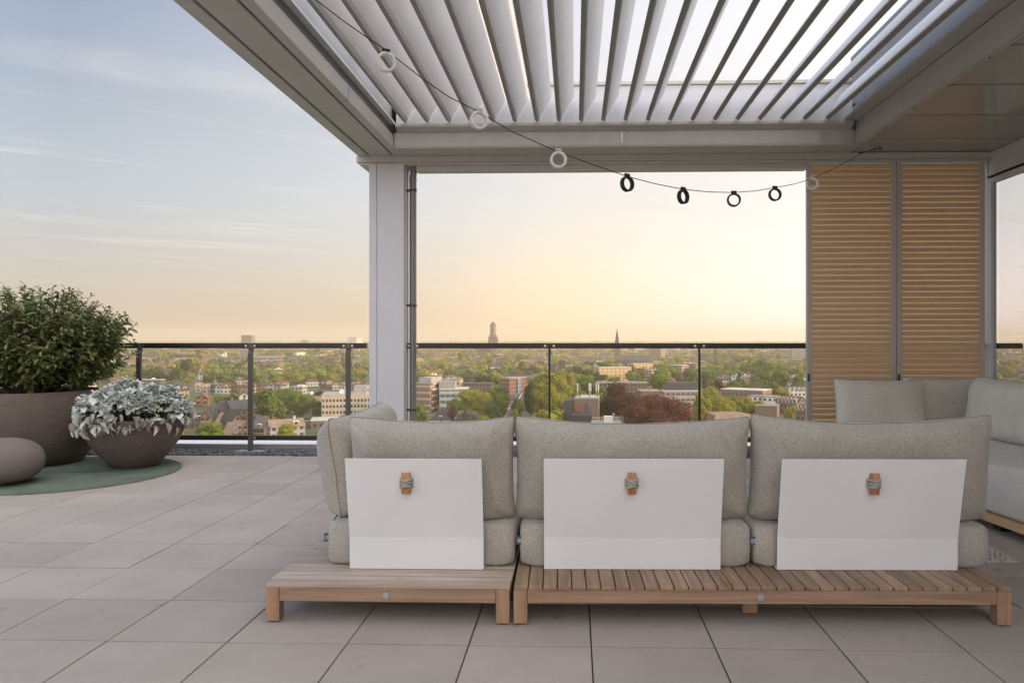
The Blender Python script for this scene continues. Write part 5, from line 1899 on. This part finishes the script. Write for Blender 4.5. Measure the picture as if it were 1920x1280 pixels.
for k, p in enumerate(lot):
    g = G(*p)
    car(nm_[k] + ' parked car in the lot left of the near sofa', g, view_rz(g.x, g.y) + R(80), cl_[k], 'cars in the parking lot')
    occupy(g.x, g.y, 3)

# ---- hand-placed trees: centre x, top y, base y, half width, species, shape, label
T = [
    (369, 668, 700, 17, 'yellow', 'broad', 'broad yellow-green tree in front of the poplars, left view', 'the broad yellow tree'),
    (314, 715, 742, 15, 'yellow', 'round', 'yellow-green tree directly behind the silver plant', 'the tree behind the silver plant'),
    (296, 696, 718, 12, 'dark', 'broad', 'dark tree below the orange gabled school', None),
    (320, 697, 716, 10, 'dark', 'round', 'small dark tree right of the one below the gabled school', None),
    (341, 695, 714, 10, 'mid', 'round', 'olive tree between the school and the broad yellow tree', None),
    (423, 698, 722, 16, 'mid', 'broad', 'spreading green tree under the white chimney', 'the tree under the chimney'),
    (354, 736, 765, 12, 'fresh', 'round', 'bright green tree left of the steep red brick house', None),
    (411, 739, 764, 10, 'fresh', 'round', 'green tree between the steep brick house and the white gabled house', None),
    (434, 737, 764, 13, 'mid', 'round', 'green tree just left of the white gabled house', None),
    (333, 795, 832, 12, 'yellow', 'round', 'yellow-green tree beside the bowl planter rim', None),
    (398, 789, 838, 28, 'fresh', 'round', 'bright green tree lowest in the left pane', 'the lowest bright tree'),
    (541, 722, 776, 28, 'fresh', 'round', 'tall lobed green tree right of the second railing post', 'the tall lobed tree'),
    (515, 748, 797, 25, 'fresh', 'round', 'large round green tree in front of the tall lobed one', 'the large round tree'),
    (566, 750, 786, 14, 'mid', 'round', 'green tree right of the large round tree', None),
    (494, 730, 764, 16, 'yellow', 'round', 'olive tree against the second railing post', None),
    (597, 732, 766, 13, 'dark', 'round', 'dark tree behind the left end of the beige office', None),
    (592, 748, 786, 14, 'mid', 'round', 'green tree at the left corner of the beige office', None),
    (537, 692, 710, 11, 'dark', 'round', 'dark round tree left of the zigzag-gabled houses', None),
    (558, 684, 709, 12, 'fresh', 'round', 'green tree above the zigzag-gabled houses, left', None),
    (600, 686, 708, 11, 'fresh', 'round', 'green tree above the zigzag-gabled houses, right', None),
    (606, 676, 694, 11, 'yellow', 'broad', 'small olive tree farther behind the zigzag-gabled houses', None),
    (562, 710, 730, 11, 'mid', 'round', 'round green tree left of the red hipped roof', None),
    (520, 705, 722, 11, 'yellow', 'round', 'small yellowish tree among roofs right of the post', None),
    (622, 699, 719, 13, 'yellow', 'broad', 'yellowish tree right of the zigzag-gabled houses', None),
    (644, 693, 718, 9, 'yellow', 'tall', 'slim yellowish tree beside the third railing post', None),
    (643, 660, 690, 7, 'mid', 'conical', 'pointed conifer beside the third railing post', None),
    (675, 690, 714, 17, 'yellow', 'broad', 'broad yellow-green tree left of the column', None),
    (538, 792, 834, 20, 'yellow', 'round', 'yellow tree beside the end-on cushion', None),
    (529, 784, 812, 11, 'grey', 'round', 'grey-green tree below the large round tree', None),
    (1008, 700, 748, 17, 'fresh', 'round', 'fresh green tree behind the tall dark one by the main road', None),
    (1034, 722, 806, 21, 'yellow', 'round', 'lower olive tree at the foot of the centre pane joint', None),
    (1078, 708, 756, 17, 'yellow', 'round', 'olive tree above the slate wing of the antenna block', None),
    (1111, 711, 756, 15, 'mid', 'round', 'green tree just above the right-hand antennas', None),
    (936, 733, 792, 17, 'mid', 'round', 'green tree between the great yellow tree and the left kerb', None),
    (906, 733, 790, 20, 'yellow', 'round', 'smaller yellow tree overlapping the great yellow tree', None),
    (852, 742, 790, 15, 'fresh', 'round', 'fresh tree at the left edge of the great yellow tree', None),
    (1151, 700, 738, 13, 'mid', 'round', 'green tree at the foot of the long orange apartments', None),
    (1206, 707, 736, 12, 'fresh', 'round', 'small fresh tree left of the round green tree', None),
    (1332, 718, 776, 17, 'yellow', 'round', 'yellow tree behind the tall lime tree', None),
    (1374, 714, 746, 16, 'mid', 'broad', 'broad green tree behind the white-roofed school', None),
    (1440, 712, 752, 21, 'mid', 'broad', 'broad dark tree behind the low yellow tree', None),
    (1425, 746, 792, 15, 'yellow', 'round', 'lime tree in front of the white blocks', None),
    (482, 735, 776, 16, 'mid', 'round', 'green tree just right of the second railing post', None),
    (534, 734, 786, 21, 'mid', 'round', 'green tree filling the gap behind the large round tree', None),
    (576, 734, 776, 15, 'fresh', 'round', 'fresh green tree between the tall lobed tree and the beige office', None),
    (302, 724, 770, 15, 'fresh', 'round', 'fresh green tree showing just over the silver plant', None),
    (388, 697, 722, 12, 'mid', 'round', 'green tree below the broad yellow tree', None),
    (476, 688, 714, 11, 'fresh', 'round', 'small fresh tree right beside the second post, under the orange office', None),
    (508, 680, 704, 13, 'mid', 'broad', 'broad green tree below the low orange office', None),
    (666, 704, 728, 13, 'fresh', 'round', 'fresh green tree behind the roof of the beige office', None),
    (842, 690, 716, 13, 'mid', 'round', 'green tree above the tan flat roof', None),
    (1003, 684, 706, 13, 'mid', 'broad', 'broad green tree behind the mansard blocks', None),
    (1246, 668, 692, 14, 'yellow', 'broad', 'yellow tree at the foot of the grey high-rise', None),
    # middle
    (868, 659, 684, 12, 'fresh', 'broad', 'green tree left of the church tower', None),
    (954, 664, 690, 12, 'fresh', 'broad', 'green tree right of the church tower', None),
    (981, 662, 687, 14, 'mid', 'broad', 'broad tree second right of the church tower', None),
    (827, 672, 700, 16, 'yellow', 'broad', 'broad yellowish tree above the brown apartment slab', None),
    (894, 679, 702, 14, 'fresh', 'broad', 'spreading green tree below the church nave', None),
    (877, 692, 720, 13, 'dark', 'round', 'dark round tree above the dark flat block, left', None),
    (903, 700, 733, 14, 'dark', 'round', 'dark tree above the dark flat block, middle', None),
    (923, 701, 733, 13, 'mid', 'round', 'green tree above the dark flat block, right', None),
    (793, 686, 712, 10, 'yellow', 'round', 'yellow tree beside the downpipe', None),
    (788, 753, 800, 12, 'fresh', 'tall', 'green tree at the downpipe, below the apartment slab', None),
    (884, 727, 782, 35, 'yellow', 'round', 'great round yellow tree left of the main road', 'the great yellow tree'),
    (926, 721, 775, 16, 'fresh', 'tall', 'green tree beside the great yellow tree', None),
    (944, 722, 776, 11, 'mid', 'tall', 'slim green tree at the left kerb of the main road', None),
    (921, 750, 800, 17, 'mid', 'round', 'darker green tree in front of the great yellow tree', None),
    (877, 768, 815, 25, 'grey', 'broad', 'grey-green willow right of the white villa', 'the grey willow'),
    (906, 775, 818, 13, 'yellow', 'round', 'bright lime tree between the grey willow and the main road', None),
    (848, 760, 800, 9, 'copper', 'round', 'small purple-leaved tree beside the white villa', None),
    (827, 783, 804, 3.4, 'mid', 'conical', 'tiny clipped conifer in front of the white villa', None),
    (971, 741, 792, 13, 'mid', 'round', 'green tree on the right kerb of the main road', None),
    (965, 765, 812, 10, 'fresh', 'round', 'lime tree peeping between the two left cushions', None),
    (994, 714, 786, 13, 'dark', 'tall', 'tall dark tree right of the main road', 'the tall dark tree'),
    (1022, 712, 800, 25, 'yellow', 'tall', 'tall olive tree at the centre railing joint', 'the tall olive tree'),
    (1052, 703, 776, 23, 'yellow', 'round', 'olive tree right of the centre railing joint', None),
    (1060, 692, 735, 20, 'yellow', 'broad', 'broad olive tree rising behind the tall olive ones', None),
    (1096, 700, 752, 21, 'fresh', 'round', 'round green tree behind the antennas', None),
    (1122, 696, 722, 12, 'dark', 'round', 'dark round tree in front of the long orange apartments', None),
    (1129, 722, 770, 13, 'fresh', 'tall', 'bright tree edge right of the antenna block', None),
    (1086, 728, 764, 14, 'fresh', 'broad', 'low green tree right behind the antenna block', None),
    (1164, 716, 802, 45, 'purple', 'dome', 'rear copper beech, darker and half behind the front one', 'the rear copper beech'),
    (1238, 735, 832, 65, 'copper', 'dome', 'front copper beech, largest dark red crown in the view', 'the front copper beech'),
    (1237, 690, 736, 22, 'fresh', 'round', 'round green tree right of the sunlit apartments', 'the round green tree'),
    (1270, 699, 716, 11, 'mid', 'broad', 'low green tree left of the second pane joint', None),
    (1295, 691, 717, 12, 'mid', 'round', 'darker tree just left of the second pane joint', None),
    (1321, 690, 740, 8, 'dark', 'tall', 'slim dark poplar just right of the second pane joint', None),
    (1338, 691, 738, 10, 'fresh', 'tall', 'sunlit poplar beside the slim dark one', None),
    (1342, 688, 708, 9, 'mid', 'round', 'small tree behind the sunlit poplar', None),
    (1365, 685, 710, 12, 'mid', 'broad', 'green tree below the short-spired church', None),
    (1386, 694, 734, 14, 'mid', 'conical', 'pointed green tree left of the great park trees', None),
    (1396, 678, 712, 18, 'mid', 'dome', 'left dome of the great park trees', None),
    (1424, 670, 712, 22, 'mid', 'dome', 'middle and highest dome of the great park trees', 'the great park trees'),
    (1452, 672, 712, 20, 'fresh', 'dome', 'right sunlit dome of the great park trees', None),
    (1409, 691, 708, 9, 'fresh', 'round', 'small bright tree in front of the great park trees', None),
    (1426, 694, 738, 20, 'mid', 'broad', 'dark broad tree in the row before the park trees, left', None),
    (1458, 691, 738, 20, 'mid', 'broad', 'dark broad tree in the row before the park trees, right', None),
    (1455, 724, 752, 26, 'yellow', 'broad', 'long low yellow tree above the white blocks', 'the low yellow tree'),
    (1498, 684, 716, 12, 'yellow', 'round', 'yellowish tree below the banded high-rise', None),
    (1494, 700, 740, 13, 'mid', 'round', 'dark tree next to the shutter frame', None),
    (1316, 732, 812, 17, 'yellow', 'tall', 'tall lime tree at the second pane joint', 'the tall lime tree'),
    (1357, 737, 806, 24, 'yellow', 'round', 'broad lime tree above the tan-roofed block', None),
    (1400, 741, 792, 19, 'yellow', 'round', 'bright lime tree right above the tan-roofed block', None),
    (1483, 758, 802, 13, 'yellow', 'round', 'sparse lime tree in front of the sawtooth gables', None),
    (1282, 736, 762, 12, 'yellow', 'broad', 'low lime tree by the long grey office', None),
    (1271, 663, 692, 12, 'yellow', 'round', 'yellow tree right of the grey high-rise', None),
]
for (x, yt_, yb_, hw, sp_, sh_, lab, ph) in T:
    tree(lab, x, yt_, yb_, hw, sp_, sh_, big=yb_ > 770, phrase=ph, group=None)

# ---- filler: row houses and trees of the town, each an object, labelled by what it stands next to
VIEW = [(225, 690), (768, 1514)]


def in_view(x, m=0):
    return any(a - m < x < b + m for a, b in VIEW)


def nearest_phrase(x, y):
    best = min(LM, key=lambda l: ((l[0] - x) / 1.6) ** 2 + ((l[1] - y) * 2.2) ** 2)
    dx, dy = x - best[0], y - best[1]
    if abs(dx) > abs(dy) * 2.2:
        rel = ('just left of ' if dx > -18 else 'left of ') if dx < 0 else ('just right of ' if dx < 18 else 'right of ')
    else:
        rel = 'behind ' if dy < 0 else 'in front of '
    return rel + best[2]


def hides(x, y, half, top):
    """would something standing at base y in front of a hand-placed building cover it?"""
    for a, b, t, q in PROT:
        if y > q - 1 and x + half > a + 1 and x - half < b - 1 and top < q - (q - t) * .35:
            return True
    return False


fills = []
rf = random.Random(77)
wall_names = [('brick', 'brick'), ('white', 'white'), ('brown', 'brown'), ('pink', 'pink brick'), ('cream', 'cream'), ('grey', 'grey'), ('orange', 'orange brick')]
wall_w = [3, 4, 4, 1.5, 1.5, 2.5, .6]
roof_names = [('slate', 'slate-roofed'), ('red', 'red-roofed'), ('tan', 'tan-roofed'), ('dark', 'dark-roofed'), ('flat', 'flat-roofed'), ('pale', 'pale flat-roofed')]
roof_w = [4, 3, 1.6, 4, 1.5, 1.6]
nh = nt_ = 0
tries = 0
while tries < 14000 and (nh < 235 or nt_ < 190):
    tries += 1
    y = 662 + (850 - 662) * rf.random() ** 1.7
    x = rf.uniform(110, 1600)
    if not (in_view(x, 4) and y < 824) and rf.random() > .22:
        continue
    g = G(x, y)
    zc = dist(y)
    house_turn = rf.random() < .5
    if house_turn and nh < 235:
        w_ = rf.choice([7.5, 9, 14, 20, 26, 32])
        d_ = rf.uniform(7.5, 9)
        rt = rf.choice([0, 0, 12, -15, 25, -35, 90, 80])
        rz = view_rz(g.x, g.y) * .5 + R(rt) + R(rf.uniform(-5, 5))
        n = max(1, int(round(w_ / 8)))
        pts = [(g.x + (-w_ / 2 + w_ * (k + .5) / n) * math.cos(rz), g.y + (-w_ / 2 + w_ * (k + .5) / n) * math.sin(rz)) for k in range(n)]
        if not all(free(px2, py2, 5.2) for px2, py2 in pts):
            continue
        if hides(x, y, w_ / 2 * F / zc, y - 9.5 * F / zc):
            continue
        wn, wl_ = rf.choices(wall_names, wall_w)[0]
        rn, rl_ = rf.choices(roof_names, roof_w)[0]
        e_ = rf.uniform(4.6, 5.8) + (3 if rn in ('flat', 'pale') else 0)
        if rn in ('flat', 'pale'):
            kind, rh_ = 'flat', 0
        elif w_ <= 10:
            kind, rh_ = rf.choice(['gable_y', 'gable_x', 'hip']), rf.uniform(2.8, 4.0)
        else:
            kind, rh_ = rf.choice(['gable_x', 'gable_x', 'mansard']), rf.uniform(2.6, 3.6)
        th = thing('row_house_block' if w_ > 10 else 'town_house', None, 'house row' if w_ > 10 else 'house', (g.x, g.y, GZ), rz)
        walls_shape(kind, w_, d_, e_, rh_).build('wall', WALLS[wn], th)
        ro = roof_shape(kind, w_, d_, e_, rh_).build('roof', ROOFS[rn], th)
        if kind != 'flat':
            for k in range(n):
                X = -w_ / 2 + w_ * (k + rf.uniform(.2, .8)) / n
                MB().box(X - .45, X + .45, -.4, .4, e_ + rh_ - .4, e_ + rh_ + 1.2).build('chimney', WALLS['brick_plain' if rf.random() < .6 else 'cream_plain'], ro)
                if rf.random() < .6 and zc < 1000 and kind != 'hip':
                    q = MB().box(X - 1.1, X + 1.1, -d_ * .40, -d_ * .12, e_ + .5, e_ + 2.1).build('dormer', M_trim, ro)
                    MB().box(X - .8, X + .8, -d_ * .40 - .08, -d_ * .40 - .004, e_ + .8, e_ + 1.8).build('pane', M_win, q)
        else:
            for k in range(rf.randint(1, 3)):
                X = rf.uniform(-w_ * .35, w_ * .35)
                MB().box(X - 1, X + 1, -1, 1, e_ + .52, e_ + 1.7).build('roof_unit', M_trim, ro)
        for p in pts:
            occupy(p[0], p[1], 4.8)
        kd = 'long house row' if w_ > 22 else ('house row' if w_ > 10 else 'small house')
        fills.append((th, x, y, f'{wl_} {rl_} {kd}', 'row houses of the town' if w_ > 10 else 'small houses of the town'))
        nh += 1
    elif nt_ < 190:
        r_ = rf.uniform(3.8, 8.5)
        if not free(g.x, g.y, r_ * .6):
            continue
        if hides(x, y, r_ * F / zc, y - 2.2 * r_ * F / zc):
            continue
        sp_ = rf.choices(['yellow', 'fresh', 'mid', 'dark', 'grey', 'copper'], [3.2, 3.2, 3.2, 2.4, .5, .3])[0]
        sh_ = rf.choices(['round', 'broad', 'tall', 'conical'], [5, 3, 1.2, .5])[0]
        ht = r_ * rf.uniform(1.7, 2.3) * (1.5 if sh_ in ('tall', 'conical') else 1)
        th = tree_at(None, g.x, g.y, ht, r_, sp_, sh_, simple=zc > 800)
        colr = dict(yellow='yellow-green', fresh='fresh green', mid='mid green', dark='dark green', grey='grey-green', copper='copper-leaved')[sp_]
        shp = dict(round='round', broad='spreading', tall='slim', conical='pointed')[sh_]
        fills.append((th, x, y, f'{"small " if r_ < 4.6 else ""}{colr} {shp} tree', 'smaller trees of the town'))
        nt_ += 1
by = {}
for th, x, y, desc, grp in fills:
    lab = desc + ' ' + nearest_phrase(x, y)
    th['group'] = grp
    by.setdefault(lab, []).append((x, th))
ORD = ['leftmost', 'second from left', 'third from left', 'fourth from left', 'fifth from left', 'sixth from left']
for lab, lst in by.items():
    lst.sort(key=lambda t: t[0])
    for k, (x, th) in enumerate(lst):
        th['label'] = lab if len(lst) == 1 else (ORD[min(k, 5)] + ' ' + lab)

# ---- far town and woods: too many and too small to count
rg = np.random.default_rng(5)
ft, fw = MB(), MB()
for k in range(4500):
    y = 633.6 + DH * F / (rg.uniform(900, 3600) if k < 3300 else rg.uniform(420, 2400))
    x = rg.uniform(150, 1560) if k < 3300 else (rg.uniform(-900, 150) if k % 5 < 3 else rg.uniform(1560, 2500))
    g = G(x, y)
    zc = dist(y)
    if not free(g.x, g.y, 7):
        continue
    w_, d_, h_ = rg.uniform(8, 26), rg.uniform(7, 11), rg.uniform(5, 9) * (1.8 if rg.random() < .06 else 1)
    a = rg.uniform(-.6, .6) + (1.57 if rg.random() < .3 else 0)
    ca, sa = math.cos(a), math.sin(a)
    mi = int(rg.integers(0, 5))
    rmi = 5 + int(rg.integers(0, 4))
    q = [(-w_ / 2, -d_ / 2), (w_ / 2, -d_ / 2), (w_ / 2, d_ / 2), (-w_ / 2, d_ / 2)]
    q = [(g.x + p[0] * ca - p[1] * sa, g.y + p[0] * sa + p[1] * ca) for p in q]
    vs = [(p[0], p[1], GZ) for p in q] + [(p[0], p[1], GZ + h_) for p in q]
    ft.add(vs, [(k2, (k2 + 1) % 4, 4 + (k2 + 1) % 4, 4 + k2) for k2 in range(4)], mi)
    if rg.random() < .7:
        r_ = d_ * .38
        m0 = ((q[0][0] + q[3][0]) / 2, (q[0][1] + q[3][1]) / 2, GZ + h_ + r_)
        m1 = ((q[1][0] + q[2][0]) / 2, (q[1][1] + q[2][1]) / 2, GZ + h_ + r_)
        vs = [(p[0], p[1], GZ + h_ + .01) for p in q] + [m0, m1]
        ft.add(vs, [(0, 1, 5, 4), (2, 3, 4, 5), (1, 2, 5), (3, 0, 4)], rmi)
    else:
        ft.add([(p[0], p[1], GZ + h_ + .01) for p in q], [(0, 1, 2, 3)], rmi if rg.random() < .5 else 9)
fo = ft.build('far_town', [WALLS['brick_plain'], WALLS['white_plain'], WALLS['brown_plain'], WALLS['pink_plain'], WALLS['cream_plain'], ROOFS['slate'], ROOFS['red'], ROOFS['dark'], ROOFS['tan'], ROOFS['pale']], fix=False)
tag(fo, 'hazy mass of small far houses between the trees below the horizon', 'town', kind='stuff')
for k in range(7600):
    if k >= 5600:
        zc = rg.uniform(330, 2800)
    elif k < 3100:
        zc = rg.uniform(700, 2400)
    elif k < 4700:
        zc = rg.uniform(2000, 4500)
    else:
        zc = rg.uniform(4500, 8300)
    x = rg.uniform(120, 1600) if k < 5600 else (rg.uniform(-900, 120) if k % 5 < 3 else rg.uniform(1600, 2500))
    y = 633.6 + DH * F / zc
    g = G(x, y)
    r_ = rg.uniform(4.5, 9.5) * (1.5 if zc > 2400 else 1) * (2.2 if zc > 4500 else 1)
    if zc < 2400 and not free(g.x, g.y, r_ * .5):
        continue
    h_ = min(r_ * rg.uniform(.7, 1.1), 8.0 if zc < 4500 else 5.5)
    mi = int(rg.choice([0, 1, 2, 3], p=[.25, .25, .3, .2]))
    near = zc < 2400
    nb_ = 4 if near else (3 if zc < 4500 else 2)
    for c_ in range(nb_):
        off = rg.normal(size=3) * r_ * np.array([.42, .42, .2])
        cc = np.array([g.x + off[0], g.y + off[1], GZ + h_ * .95 + off[2] * .6])
        rr = np.array([r_, r_, h_]) * rg.uniform(.5, .72)
        q_ = ICO * rr * .82 * rg.uniform(.8, 1.15, (12, 1)) + cc
        fw.add(q_.tolist(), icf, mi)
        n_ = 26 if near else 9
        u = rg.normal(size=(n_, 3)); u /= np.linalg.norm(u, axis=1)[:, None]
        for q in u:
            c0 = cc + q * rr * rg.uniform(.78, 1.08)
            a = np.cross(q + rg.normal(size=3) * .6, [.3, .5, .8]); a /= np.linalg.norm(a)
            b = np.cross(q, a)
            s1 = r_ * (.15 if near else .24) * rg.uniform(.6, 1.2)
            fw.add([tuple(c0 - a * s1), tuple(c0 - b * s1 * .7), tuple(c0 + a * s1), tuple(c0 + b * s1 * .7)], [(0, 1, 2, 3)], mi)
wo = fw.build('far_woods', [TLEAF['yellow'], TLEAF['fresh'], TLEAF['mid'], TLEAF['dark']], fix=False)
tag(wo, 'hazy green treetops spreading between far roofs out to the horizon', 'woods', kind='stuff')

# ------------------------------------------------------------------ haze
hz = MB().box(-9200, 9200, -600, 8800, GZ - 1, 75)
ho = hz.build('haze', None)
hm = bpy.data.materials.new('haze_air')
hm.use_nodes = True
nt = hm.node_tree
nt.nodes.clear()
out = nt.nodes.new('ShaderNodeOutputMaterial')
pv = nt.nodes.new('ShaderNodeVolumePrincipled')
pv.inputs['Color'].default_value = (1.0, .87, .64, 1)
pv.inputs['Density'].default_value = HAZE
pv.inputs['Anisotropy'].default_value = .2
nt.links.new(pv.outputs[0], out.inputs['Volume'])
ho.data.materials.clear()
ho.data.materials.append(hm)
ho['kind'] = 'stuff'
